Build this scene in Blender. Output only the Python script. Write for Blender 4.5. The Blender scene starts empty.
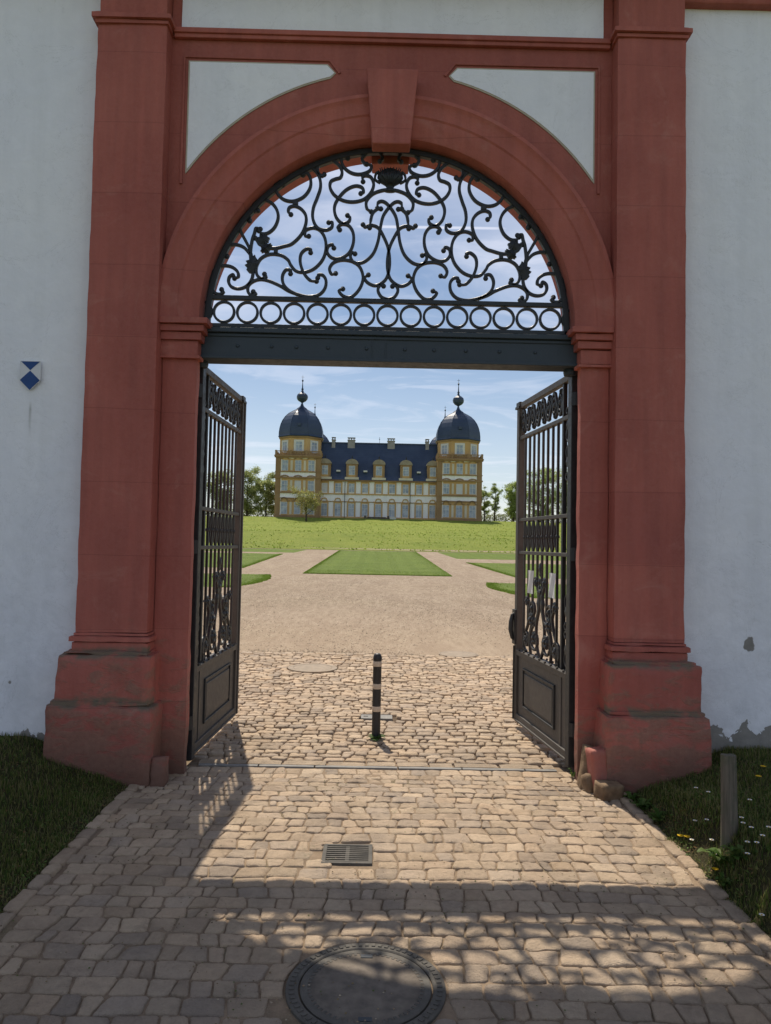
import bpy, bmesh, math, random
from mathutils import Vector, Matrix, noise
random.seed(7)
PI = math.pi
scn = bpy.context.scene
COL = scn.collection
XC = 0.05            # centre line of the gateway

# ------------------------------------------------------------------ helpers
class MB:
    def __init__(s): s.v = []; s.f = []; s.c = []
    def add(s, vs, fs, col=None):
        n = len(s.v); s.v.extend(vs); s.f.extend([tuple(i + n for i in f) for f in fs])
        if col is not None: s.c.extend([col] * len(vs))
    def box(s, x0, x1, y0, y1, z0, z1, col=None):
        if x0 > x1: x0, x1 = x1, x0
        s.add([(x0,y0,z0),(x1,y0,z0),(x1,y1,z0),(x0,y1,z0),(x0,y0,z1),(x1,y0,z1),(x1,y1,z1),(x0,y1,z1)],
              [(0,3,2,1),(4,5,6,7),(0,1,5,4),(1,2,6,5),(2,3,7,6),(3,0,4,7)], col)
    def prism(s, poly, y0, y1):          # poly in x,z; extruded along y
        n = len(poly)
        s.add([(x, y0, z) for x, z in poly] + [(x, y1, z) for x, z in poly],
              [tuple(range(n)), tuple(reversed(range(n, 2*n)))] + [(i, i+n, (i+1) % n + n, (i+1) % n) for i in range(n)])
    def tube(s, pts, rad, n=6, caps=True, col=None):
        pts = [Vector(p) for p in pts]; rs = rad if isinstance(rad, (list, tuple)) else [rad] * len(pts)
        ref = None; vs = []; fs = []
        for i, p in enumerate(pts):
            d = (pts[min(i+1, len(pts)-1)] - pts[max(i-1, 0)])
            if d.length < 1e-9: d = Vector((0,0,1))
            d.normalize()
            if ref is None: ref = Vector((0,1,0)) if abs(d.y) < .9 else Vector((1,0,0))
            a = (ref - d * ref.dot(d))
            if a.length < 1e-6: a = d.orthogonal()
            a.normalize(); ref = a
            b = d.cross(a)
            for k in range(n):
                t = 2*PI*k/n; vs.append(tuple(p + (a*math.cos(t) + b*math.sin(t)) * rs[i]))
        for i in range(len(pts)-1):
            for k in range(n):
                fs.append((i*n+k, i*n+(k+1) % n, (i+1)*n+(k+1) % n, (i+1)*n+k))
        if caps: fs.append(tuple(reversed(range(n)))); m = (len(pts)-1)*n; fs.append(tuple(range(m, m+n)))
        s.add(vs, fs, col)
    def strap(s, pts2, w, d, y=0, closed=False):   # flat bar following a path in the x,z plane; w in plane, d along y
        vs = []; fs = []; N = len(pts2)
        ws = w if isinstance(w, list) else [w]*N
        for i, (x, z) in enumerate(pts2):
            a = pts2[(i-1) % N] if closed else pts2[max(i-1, 0)]
            b = pts2[(i+1) % N] if closed else pts2[min(i+1, N-1)]
            dx, dz = b[0]-a[0], b[1]-a[1]; l = math.hypot(dx, dz) or 1
            nx, nz = -dz/l*ws[i]/2, dx/l*ws[i]/2
            k = .72
            vs += [(x+nx*k, y-d/2, z+nz*k), (x+nx, y-d/2*k, z+nz), (x+nx, y+d/2*k, z+nz), (x+nx*k, y+d/2, z+nz*k),
                   (x-nx*k, y+d/2, z-nz*k), (x-nx, y+d/2*k, z-nz), (x-nx, y-d/2*k, z-nz), (x-nx*k, y-d/2, z-nz*k)]
        for i in range(N if closed else N-1):
            j = (i+1) % N
            for k in range(8): fs.append((i*8+k, i*8+(k+1) % 8, j*8+(k+1) % 8, j*8+k))
        if not closed: fs.append(tuple(reversed(range(8)))); m = (N-1)*8; fs.append(tuple(range(m, m+8)))
        s.add(vs, fs)
    def lathe(s, prof, c=(0,0,0), n=20, sx=1, sy=1, rot=0, caps=True):
        vs = []; fs = []
        for r, z in prof:
            for k in range(n):
                t = 2*PI*k/n + rot; vs.append((c[0]+r*math.cos(t)*sx, c[1]+r*math.sin(t)*sy, c[2]+z))
        for i in range(len(prof)-1):
            for k in range(n): fs.append((i*n+k, i*n+(k+1) % n, (i+1)*n+(k+1) % n, (i+1)*n+k))
        if caps: fs.append(tuple(reversed(range(n)))); m = (len(prof)-1)*n; fs.append(tuple(range(m, m+n)))
        s.add(vs, fs)
    def ball(s, c, r, n=8, sy=1, sz=1):
        m = n//2+1
        s.lathe([(max(1e-4, r*math.sin(PI*i/m)), -r*sz*math.cos(PI*i/m)) for i in range(m+1)], c, n, 1, sy)
    def build(s, name, m, parent=None, smooth=False, bevel=0, seg=2, fixn=True, loc=None):
        me = bpy.data.meshes.new(name); me.from_pydata(s.v, [], s.f); me.update()
        if fixn:
            bm = bmesh.new(); bm.from_mesh(me); bmesh.ops.recalc_face_normals(bm, faces=bm.faces); bm.to_mesh(me); bm.free()
        if s.c and len(s.c) == len(s.v):
            at = me.color_attributes.new('Col', 'FLOAT_COLOR', 'POINT'); fl = []
            for c in s.c: fl.extend((c[0], c[1], c[2], 1))
            at.data.foreach_set('color', fl)
        me.materials.append(m)
        if smooth:
            me.shade_smooth()
        o = bpy.data.objects.new(name, me); COL.objects.link(o)
        if loc: o.location = loc
        if parent: o.parent = parent
        if bevel:
            b = o.modifiers.new('bev', 'BEVEL'); b.width = bevel; b.segments = seg; b.limit_method = 'ANGLE'; b.angle_limit = math.radians(35)
        return o
def tag(o, label=None, cat=None, group=None, kind=None):
    if label: o['label'] = label
    if cat: o['category'] = cat
    if group: o['group'] = group
    if kind: o['kind'] = kind
    return o
def thing(name, label, cat, loc=(0,0,0), rz=0, group=None):
    o = bpy.data.objects.new(name, None); COL.objects.link(o); o.location = loc; o.rotation_euler = (0,0,rz); o.empty_display_size = .1
    return tag(o, label, cat, group)
def copy_tree(o, parent=None):
    c = o.copy(); COL.objects.link(c); c.parent = parent
    for ch in list(o.children): copy_tree(ch, c)
    return c
def smoothstep(a, b, x):
    t = max(0, min(1, (x-a)/(b-a))); return t*t*(3-2*t)
def nz(x, y, z=0): return noise.noise(Vector((x, y, z)))
def catmull(P, k=6):
    out = []; n = len(P)
    for i in range(n-1):
        p0, p1, p2, p3 = P[max(i-1,0)], P[i], P[i+1], P[min(i+2,n-1)]
        for j in range(k):
            t = j/k
            out.append(tuple(.5*((2*p1[a]) + (-p0[a]+p2[a])*t + (2*p0[a]-5*p1[a]+4*p2[a]-p3[a])*t*t + (-p0[a]+3*p1[a]-3*p2[a]+p3[a])*t**3) for a in (0,1)))
    out.append(tuple(P[-1])); return out

# ------------------------------------------------------------------ materials
class NT:
    def __init__(s, name):
        s.m = bpy.data.materials.new(name); s.m.use_nodes = True; s.t = s.m.node_tree; s.t.nodes.clear()
        s.o = s.n('ShaderNodeOutputMaterial'); s.b = s.n('ShaderNodeBsdfPrincipled'); s.l(s.b.outputs[0], s.o.inputs[0])
        s.pos = s.n('ShaderNodeNewGeometry').outputs['Position']
    def n(s, t, **k):
        x = s.t.nodes.new(t)
        for a, b in k.items(): setattr(x, a, b)
        return x
    def l(s, a, b): s.t.links.new(a, b)
    def val(s, sock, v):
        if isinstance(v, (int, float)): sock.default_value = v
        elif isinstance(v, (tuple, list)): sock.default_value = tuple(v) if len(v) == len(sock.default_value) else tuple(v)+(1,)
        else: s.l(v, sock)
    def scale(s, vec, sc):
        x = s.n('ShaderNodeMapping'); s.l(vec, x.inputs[0]); x.inputs['Scale'].default_value = sc; return x.outputs[0]
    def noise(s, scale, detail=4, rough=.55, vec=None, dist=0):
        x = s.n('ShaderNodeTexNoise'); x.inputs['Scale'].default_value = scale; x.inputs['Detail'].default_value = detail
        x.inputs['Roughness'].default_value = rough; x.inputs['Distortion'].default_value = dist
        s.l(vec if vec is not None else s.pos, x.inputs['Vector']); return x.outputs[0]
    def ramp(s, v, a, b):      # linear remap a..b -> 0..1 clamped
        x = s.n('ShaderNodeMapRange'); s.val(x.inputs[0], v); x.inputs[1].default_value = a; x.inputs[2].default_value = b
        return x.outputs[0]
    def mix(s, f, a, b, mode='MIX'):
        x = s.n('ShaderNodeMix', data_type='RGBA', blend_type=mode); s.val(x.inputs[0], f); s.val(x.inputs[6], a); s.val(x.inputs[7], b); return x.outputs[2]
    def math(s, op, a, b=0, c=0):
        x = s.n('ShaderNodeMath', operation=op); s.val(x.inputs[0], a); s.val(x.inputs[1], b); s.val(x.inputs[2], c); return x.outputs[0]
    def xyz(s, vec=None):
        x = s.n('ShaderNodeSeparateXYZ'); s.l(vec if vec is not None else s.pos, x.inputs[0]); return x.outputs
    def attr(s, name='Col'):
        return s.n('ShaderNodeAttribute', attribute_name=name).outputs['Color']
    def bump(s, h, strength=.3, dist=.01):
        x = s.n('ShaderNodeBump'); x.inputs['Strength'].default_value = strength; x.inputs['Distance'].default_value = dist
        s.l(h, x.inputs['Height']); s.l(x.outputs[0], s.b.inputs['Normal'])
    def fin(s, col, rough=.8, spec=.3, metal=0, trans=0):
        s.val(s.b.inputs['Base Color'], col); s.val(s.b.inputs['Roughness'], rough); s.b.inputs['Specular IOR Level'].default_value = spec
        s.b.inputs['Metallic'].default_value = metal; return s.m
def simple(name, c1, c2, sc=5, rough=.8, spec=.3, bs=0, bd=.01, bsc=40, metal=0):
    t = NT(name); f = t.ramp(t.noise(sc), .35, .65)
    if bs: t.bump(t.noise(bsc, 3), bs, bd)
    return t.fin(t.mix(f, c1, c2), rough, spec, metal)

M = {}
# red painted sandstone, weathered on ledges and near the ground
def red_stone(name, tint=1.0, foot=1.0):
    t = NT(name); z = t.xyz()[2]
    big = t.ramp(t.noise(1.3, 5), .3, .7); fine = t.ramp(t.noise(28, 5, .7), .3, .7)
    streak = t.ramp(t.noise(1, 5, .6, t.scale(t.pos, (9, 9, .7))), .35, .7)
    col = t.mix(big, (.39*tint,.108*tint,.082*tint), (.51*tint,.160*tint,.120*tint))
    col = t.mix(t.math('MULTIPLY', streak, .45), col, (.20,.065,.052))
    col = t.mix(t.math('MULTIPLY', fine, .25), col, (.50,.20,.16))
    cellz = t.math('FLOOR', t.math('DIVIDE', z, .62)); wn_ = t.n('ShaderNodeTexWhiteNoise', noise_dimensions='1D'); t.val(wn_.inputs['W'], t.math('ADD', cellz, t.math('MULTIPLY', t.math('SIGN', t.xyz()[0]), 17.3)))
    col = t.mix(t.math('MULTIPLY', wn_.outputs['Value'], .28), col, (.24,.062,.055)); pale = t.ramp(t.noise(2.6, 7, .7, None, .8), .56, .70); col = t.mix(t.math('MULTIPLY', pale, .30), col, (.52,.26,.21))
    # horizontal ashlar joints showing faintly through the paint
    jz = t.math('ABSOLUTE', t.math('SUBTRACT', t.math('FRACT', t.math('DIVIDE', t.math('ADD', z, t.math('MULTIPLY', t.noise(2, 1), .02)), .62)), .5))
    joint = t.math('MULTIPLY', t.ramp(jz, .493, .498), .3)
    col = t.mix(joint, col, (.09,.022,.02))
    nlo = t.noise(4.5, 6, .68, t.scale(t.pos, (1, 1, 2.2)), .6)
    low = t.math('MULTIPLY', t.ramp(z, 1.15, .2), .5)
    m1 = t.ramp(t.math('ADD', nlo, t.math('MULTIPLY', low, .42)), .575, .69)          # worn bare stone near the foot
    gate = t.ramp(z, 1.5, .9)
    m1 = t.math('MULTIPLY', t.math('MULTIPLY', m1, gate), .55*foot)
    col = t.mix(m1, col, t.mix(fine, (.16,.12,.09), (.27,.19,.13)))
    # lichen / dirt on the two ledges
    def ledge(zc, w): return t.ramp(t.math('ABSOLUTE', t.math('SUBTRACT', t.math('ADD', z, t.math('MULTIPLY', t.math('SUBTRACT', t.noise(3, 3), .5), .16)), zc)), w, w*.35)
    lg = t.math('MAXIMUM', ledge(.655, .055), ledge(1.045, .05))
    lg = t.math('MULTIPLY', t.math('MULTIPLY', lg, t.ramp(t.noise(6, 4), .34, .52)), t.ramp(t.xyz()[1], 6.26, 6.22))
    col = t.mix(t.math('MULTIPLY', lg, .85), col, (.15,.14,.10))
    dirt = t.math('MULTIPLY', t.ramp(z, .5, .0), .6*foot)
    col = t.mix(dirt, col, (.085,.062,.045))
    t.bump(t.math('ADD', t.noise(9, 6, .7), t.math('MULTIPLY', m1, .6)), .45, .02)
    return t.fin(col, .72, .25)
M['red'] = red_stone('red_stone')
M['redplain'] = red_stone('red_painted_block', 1.1, .35)
M['red2'] = red_stone('red_stone_panel', .86)
def plaster():
    t = NT('plaster'); x, y, z = t.xyz()
    big = t.ramp(t.noise(.9, 6, .6), .3, .7); med = t.ramp(t.noise(7, 5, .6, None, .4), .3, .7)
    drip = t.ramp(t.noise(1, 4, .6, t.scale(t.pos, (7, 7, .35))), .45, .75)
    col = t.mix(big, (.86,.88,.94), (.92,.93,.95)); col = t.mix(t.math('MULTIPLY', med, .14), col, (.56,.585,.62))
    col = t.mix(t.math('MULTIPLY', drip, .12), col, (.47,.49,.50))
    low = t.ramp(z, 2.6, .3); col = t.mix(t.math('MULTIPLY', low, t.math('MULTIPLY', med, .22)), col, (.44,.45,.46))
    # flaking plaster near the ground
    nn = t.noise(5.5, 7, .62, None, .5)
    zone = t.math('SUBTRACT', 1.0, t.ramp(z, .34, .58))
    side = t.ramp(x, -1, 2)
    lim = t.math('MULTIPLY', zone, t.math('MULTIPLY_ADD', side, .17, .10))
    peel = t.ramp(t.math('ADD', nn, lim), .655, .665)
    peel = t.math('MULTIPLY', peel, t.ramp(z, .66, .60))
    # the bare round patch on the right wall
    def blob(cx, cz, r):
        d = t.math('SQRT', t.math('ADD', t.math('POWER', t.math('SUBTRACT', x, cx), 2), t.math('POWER', t.math('MULTIPLY', t.math('SUBTRACT', z, cz), .8), 2)))
        d = t.math('ADD', d, t.math('MULTIPLY', t.math('SUBTRACT', t.noise(16, 3), .5), .06)); return t.ramp(d, r, r-.008)
    peel = t.math('MAXIMUM', peel, blob(3.245, 1.18, .052))
    peel = t.math('MAXIMUM', peel, blob(-3.12, .74, .011))
    col = t.mix(peel, col, t.mix(med, (.235,.225,.205), (.33,.31,.28)))
    # rusty run below the shield
    st = t.math('MULTIPLY', t.ramp(t.math('ABSOLUTE', t.math('SUBTRACT', t.math('ADD', x, t.math('MULTIPLY', t.noise(4, 2), .03)), -3.018)), .016, .002), t.math('MULTIPLY', t.ramp(z, 3.17, 3.10), t.ramp(z, 2.85, 3.1)))
    col = t.mix(t.math('MULTIPLY', st, .55), col, (.27,.27,.24))
    cr = t.ramp(t.math('ABSOLUTE', t.math('SUBTRACT', t.noise(1.1, 8, .7, None, 1.2), .5)), .0025, .0005)
    col = t.mix(t.math('MULTIPLY', cr, .35), col, (.33,.34,.34))
    t.bump(t.math('SUBTRACT', t.noise(14, 6, .6), t.math('MULTIPLY', peel, .9)), .35, .02)
    return t.fin(col, .88, .15)
M['plaster'] = plaster()
M['trim'] = simple('cream_edge', (.45,.42,.34), (.52,.48,.38), 8)
def iron(name, c1, c2, rough=.42):
    t = NT(name); f = t.ramp(t.noise(18, 5, .7), .4, .7)
    t.bump(t.noise(60, 4), .25, .003)
    return t.fin(t.mix(f, c1, c2), t.math('MULTIPLY_ADD', f, .25, rough), .5)
M['iron'] = iron('wrought_iron', (.012,.017,.022), (.026,.033,.040))
M['beam'] = iron('iron_beam_paint', (.028,.042,.056), (.042,.058,.073), .5)
M['door'] = iron('gate_paint', (.060,.052,.045), (.085,.074,.064), .5)
M['doordark'] = iron('gate_paint_dark', (.018,.019,.021), (.034,.033,.033), .45)
M['bollard'] = iron('bollard_paint', (.02,.02,.023), (.035,.035,.038), .45)
M['band'] = simple('reflective_band', (.58,.47,.36), (.66,.54,.42), 12, .5)
M['paper'] = simple('paper', (.62,.62,.62), (.72,.72,.71), 9, .7)
M['blue'] = simple('sign_blue', (.012,.055,.20), (.016,.07,.24), 9, .4)
M['signw'] = simple('sign_white', (.66,.68,.70), (.72,.73,.75), 9, .4)
def cast(name, c1, c2):
    t = NT(name); f = t.ramp(t.noise(9, 6, .7), .35, .65); t.bump(t.noise(70, 3), .4, .004)
    return t.fin(t.mix(f, c1, c2), .75, .25, .0)
M['cast'] = cast('cast_iron', (.075,.070,.062), (.13,.118,.10))
M['castlight'] = cast('cast_iron_dusty', (.24,.195,.145), (.34,.27,.20))
M['concrete'] = simple('cover_concrete', (.13,.112,.095), (.20,.17,.14), 14, .9, .1, .5, .006, 90)
M['steelgrey'] = cast('dusty_steel', (.20,.195,.185), (.28,.265,.24))
def cobble():
    t = NT('cobble_stone'); a = t.attr()
    f = t.ramp(t.noise(22, 6, .7), .3, .7); g = t.ramp(t.noise(90, 4, .7), .3, .7); big = t.ramp(t.noise(.8, 4), .35, .65)
    col = t.mix(t.math('MULTIPLY', f, .45), a, (.22,.165,.11)); col = t.mix(t.math('MULTIPLY', g, .28), col, (.52,.41,.29)); pit = t.ramp(t.noise(150, 3, .6), .62, .72); col = t.mix(t.math('MULTIPLY', pit, .5), col, (.12,.09,.065))
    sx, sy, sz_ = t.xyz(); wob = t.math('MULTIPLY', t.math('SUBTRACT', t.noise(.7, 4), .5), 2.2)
    lit_far = t.ramp(t.math('ADD', sy, wob), 2.2, 4.6)
    col = t.mix(t.math('MULTIPLY', t.math('SUBTRACT', 1.0, lit_far), .45), col, (.19,.175,.165))  # nearest stones coloured darker, painting in the shade of the wall
    sand_lit = t.math('MULTIPLY', t.ramp(t.noise(3.2, 6, .65), .44, .64), t.math('MULTIPLY_ADD', lit_far, .40, .12))  # sand patches, laid thicker further on to paint the sunlit stretch lighter
    col = t.mix(sand_lit, col, (.64,.49,.34)); col = t.mix(t.math('MULTIPLY', big, .10), col, (.27,.225,.185))
    stain = t.ramp(t.noise(5, 6, .75, None, .5), .55, .68); col = t.mix(t.math('MULTIPLY', stain, .32), col, (.13,.10,.075))
    moss = t.math('MULTIPLY', t.ramp(t.noise(1.4, 5, .7), .60, .70), t.ramp(t.noise(38, 4, .7), .48, .60)); col = t.mix(t.math('MULTIPLY', moss, .55), col, (.10,.115,.05))
    t.bump(t.math('ADD', t.noise(30, 7, .75), t.math('MULTIPLY', t.noise(130, 4), .45)), 1.0, .02)
    return t.fin(col, .78, .3)
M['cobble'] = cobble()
def soil():
    t = NT('joint_sand'); f = t.ramp(t.noise(6, 6, .7), .35, .65); g = t.noise(120, 4, .7)
    col = t.mix(f, (.17,.125,.085), (.30,.22,.15)); col = t.mix(t.ramp(t.noise(2.2, 5), .55, .7), col, (.12,.105,.06))
    col = t.mix(t.math('MULTIPLY', t.ramp(g, .4, .7), .4), col, (.36,.29,.21))
    t.bump(g, .6, .01); return t.fin(col, .95, .1)
M['soil'] = soil(); M['darksoil'] = simple('dark_joint_soil', (.09,.065,.045), (.16,.12,.085), 9, .95, .1, .6, .02, 50)
def gravel():
    t = NT('gravel'); big = t.ramp(t.noise(.10, 6, .6, t.scale(t.pos, (1,1,1))), .35, .65); med = t.ramp(t.noise(.8, 6, .65), .35, .65)
    band = t.ramp(t.noise(.35, 4, .55, t.scale(t.pos, (.35, 1, 1))), .38, .62)
    g = t.ramp(t.noise(24, 6, .85), .40, .60)
    col = t.mix(big, (.40,.325,.235), (.49,.405,.30)); col = t.mix(t.math('MULTIPLY', med, .35), col, (.30,.235,.18))
    col = t.mix(t.math('MULTIPLY', band, .45), col, (.42,.34,.27)); col = t.mix(t.math('MULTIPLY', g, .6), col, (.19,.14,.10)); st = t.ramp(t.noise(1, 6, .8, t.scale(t.pos, (6, 1.3, 1))), .45, .60); col = t.mix(t.math('MULTIPLY', st, .62), col, (.20,.15,.105)); s2 = t.ramp(t.noise(1, 5, .7, t.scale(t.pos, (1.3, .22, 1))), .46, .60); col = t.mix(t.math('MULTIPLY', s2, .5), col, (.24,.18,.13)); wh = t.ramp(t.noise(34, 3, .6), .60, .66); col = t.mix(t.math('MULTIPLY', wh, .5), col, (.60,.52,.43))
    y = t.xyz()[1]
    col = t.mix(t.math('MULTIPLY', t.ramp(y, 24, 14), .35), col, (.45,.34,.24))
    w = t.ramp(t.noise(.22, 5, .7, t.scale(t.pos, (1, .6, 1))), .60, .72); col = t.mix(t.math('MULTIPLY', w, .35), col, (.20,.19,.11))
    t.bump(t.noise(60, 5, .8), .9, .02); return t.fin(col, .95, .1)
M['gravel'] = gravel()
def lawn(name, c1, c2, c3, sc=1.0, bumpd=.06):
    t = NT(name); a = t.ramp(t.noise(.35*sc, 6, .65), .35, .65); b = t.ramp(t.noise(3*sc, 6, .7), .35, .65); c = t.ramp(t.noise(30*sc, 4, .75), .38, .62)
    col = t.mix(a, c1, c2); col = t.mix(t.math('MULTIPLY', b, .5), col, c3); col = t.mix(t.math('MULTIPLY', c, .6), col, tuple(k*.35 for k in c1)); d_ = t.ramp(t.noise(.9*sc, 6, .8, t.scale(t.pos, (1, .45, 1))), .50, .66); col = t.mix(t.math('MULTIPLY', d_, .28), col, tuple(k*.6 for k in c1))
    if sc == 1.0: col = t.mix(t.math('MULTIPLY', t.ramp(t.math('SINE', t.math('MULTIPLY', t.math('ADD', t.xyz()[0], t.math('MULTIPLY', t.noise(.4, 2), .6)), 5.0)), -.3, .6), .38), col, tuple(k*.6 for k in c2))
    t.bump(t.math('ADD', t.noise(18*sc, 5, .8), t.noise(2.5*sc, 4)), .9, bumpd); return t.fin(col, .9, .15)
M['lawn'] = lawn('lawn', (.11,.18,.028), (.17,.24,.042), (.24,.27,.06))
M['meadow'] = lawn('meadow', (.20,.28,.035), (.29,.35,.055), (.38,.38,.09), .35, .25)
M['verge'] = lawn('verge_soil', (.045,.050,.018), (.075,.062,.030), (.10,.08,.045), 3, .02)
def vcol(name, rough=.7, trans=.25, spec=.2):
    t = NT(name); a = t.attr(); t.fin(a, rough, spec)
    tr = t.n('ShaderNodeBsdfTranslucent'); t.l(a, tr.inputs[0]); ms = t.n('ShaderNodeMixShader'); ms.inputs[0].default_value = trans
    t.l(t.b.outputs[0], ms.inputs[1]); t.l(tr.outputs[0], ms.inputs[2]); t.l(ms.outputs[0], t.o.inputs[0]); return t.m
M['blade'] = vcol('grass_blade', .6, .35); M['leaf'] = vcol('tree_leaf', .6, .5)
M['pebble'] = vcol('pebble', .9, 0.0, .1); M['bark'] = simple('bark', (.075,.06,.048), (.12,.10,.08), 6, .9, .1, .5, .02, 12)
def wood():
    t = NT('weathered_wood'); g = t.noise(1, 6, .7, t.scale(t.pos, (60, 60, 3))); f = t.ramp(g, .35, .65)
    col = t.mix(f, (.09,.08,.062), (.19,.165,.13)); col = t.mix(t.ramp(t.noise(7, 4), .5, .7), col, (.10,.11,.07)); t.bump(g, .6, .006); return t.fin(col, .9, .15)
M['wood'] = wood()
M['tan_stone'] = simple('tan_stone', (.13,.085,.052), (.26,.18,.11), 9, .85, .2, .6, .02, 14)
M['petal'] = simple('petal', (.75,.75,.73), (.8,.8,.78)); M['yellow'] = simple('yellow_flower', (.62,.38,.01), (.75,.48,.02)); M['stem'] = simple('stem', (.05,.09,.02), (.07,.12,.03))
# palace
def wallmat(name, c1, c2): 
    t = NT(name); a = t.ramp(t.noise(.25, 6, .6), .35, .65); d = t.ramp(t.noise(.5, 4, .6, t.scale(t.pos, (2, 2, .2))), .45, .7)
    col = t.mix(a, c1, c2); col = t.mix(t.math('MULTIPLY', d, .25), col, tuple(k*.6 for k in c1)); return t.fin(col, .85, .15)
M['ochre'] = wallmat('ochre_stone', (.52,.33,.145), (.62,.42,.205)); M['ochre_dark'] = wallmat('ochre_moulding', (.29,.185,.10), (.36,.24,.13))
M['pwhite'] = wallmat('palace_render', (.88,.88,.89), (.92,.92,.92)); M['pcream'] = wallmat('cream_stone', (.60,.55,.44), (.68,.63,.52))
def slate():
    t = NT('slate_roof'); a = t.ramp(t.noise(.3, 6, .7), .35, .65); z = t.xyz()[2]
    row = t.math('FRACT', t.math('MULTIPLY', z, 1.6)); col = t.mix(a, (.020,.040,.085), (.038,.062,.115)); col = t.mix(t.math('MULTIPLY', t.ramp(row, .8, 1), .35), col, (.01,.014,.02))
    t.bump(t.noise(3, 5), .4, .1); return t.fin(col, .42, .5)
M['slate'] = slate()
M['pane'] = simple('window_pane', (.20,.25,.33), (.42,.48,.55), .6, .15, .6)
M['blind'] = simple('window_blind', (.55,.56,.58), (.62,.63,.64), .6, .5)
M['pframe'] = simple('window_frame_white', (.62,.62,.60), (.68,.68,.66), 2)
M['pbench'] = simple('stair_stone', (.10,.085,.07), (.16,.13,.10), .6)
M['chim'] = simple('chimney_stone', (.26,.25,.24), (.34,.33,.32), 1); M['lead'] = simple('dormer_cap', (.28,.24,.18), (.36,.31,.24), 1)

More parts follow.
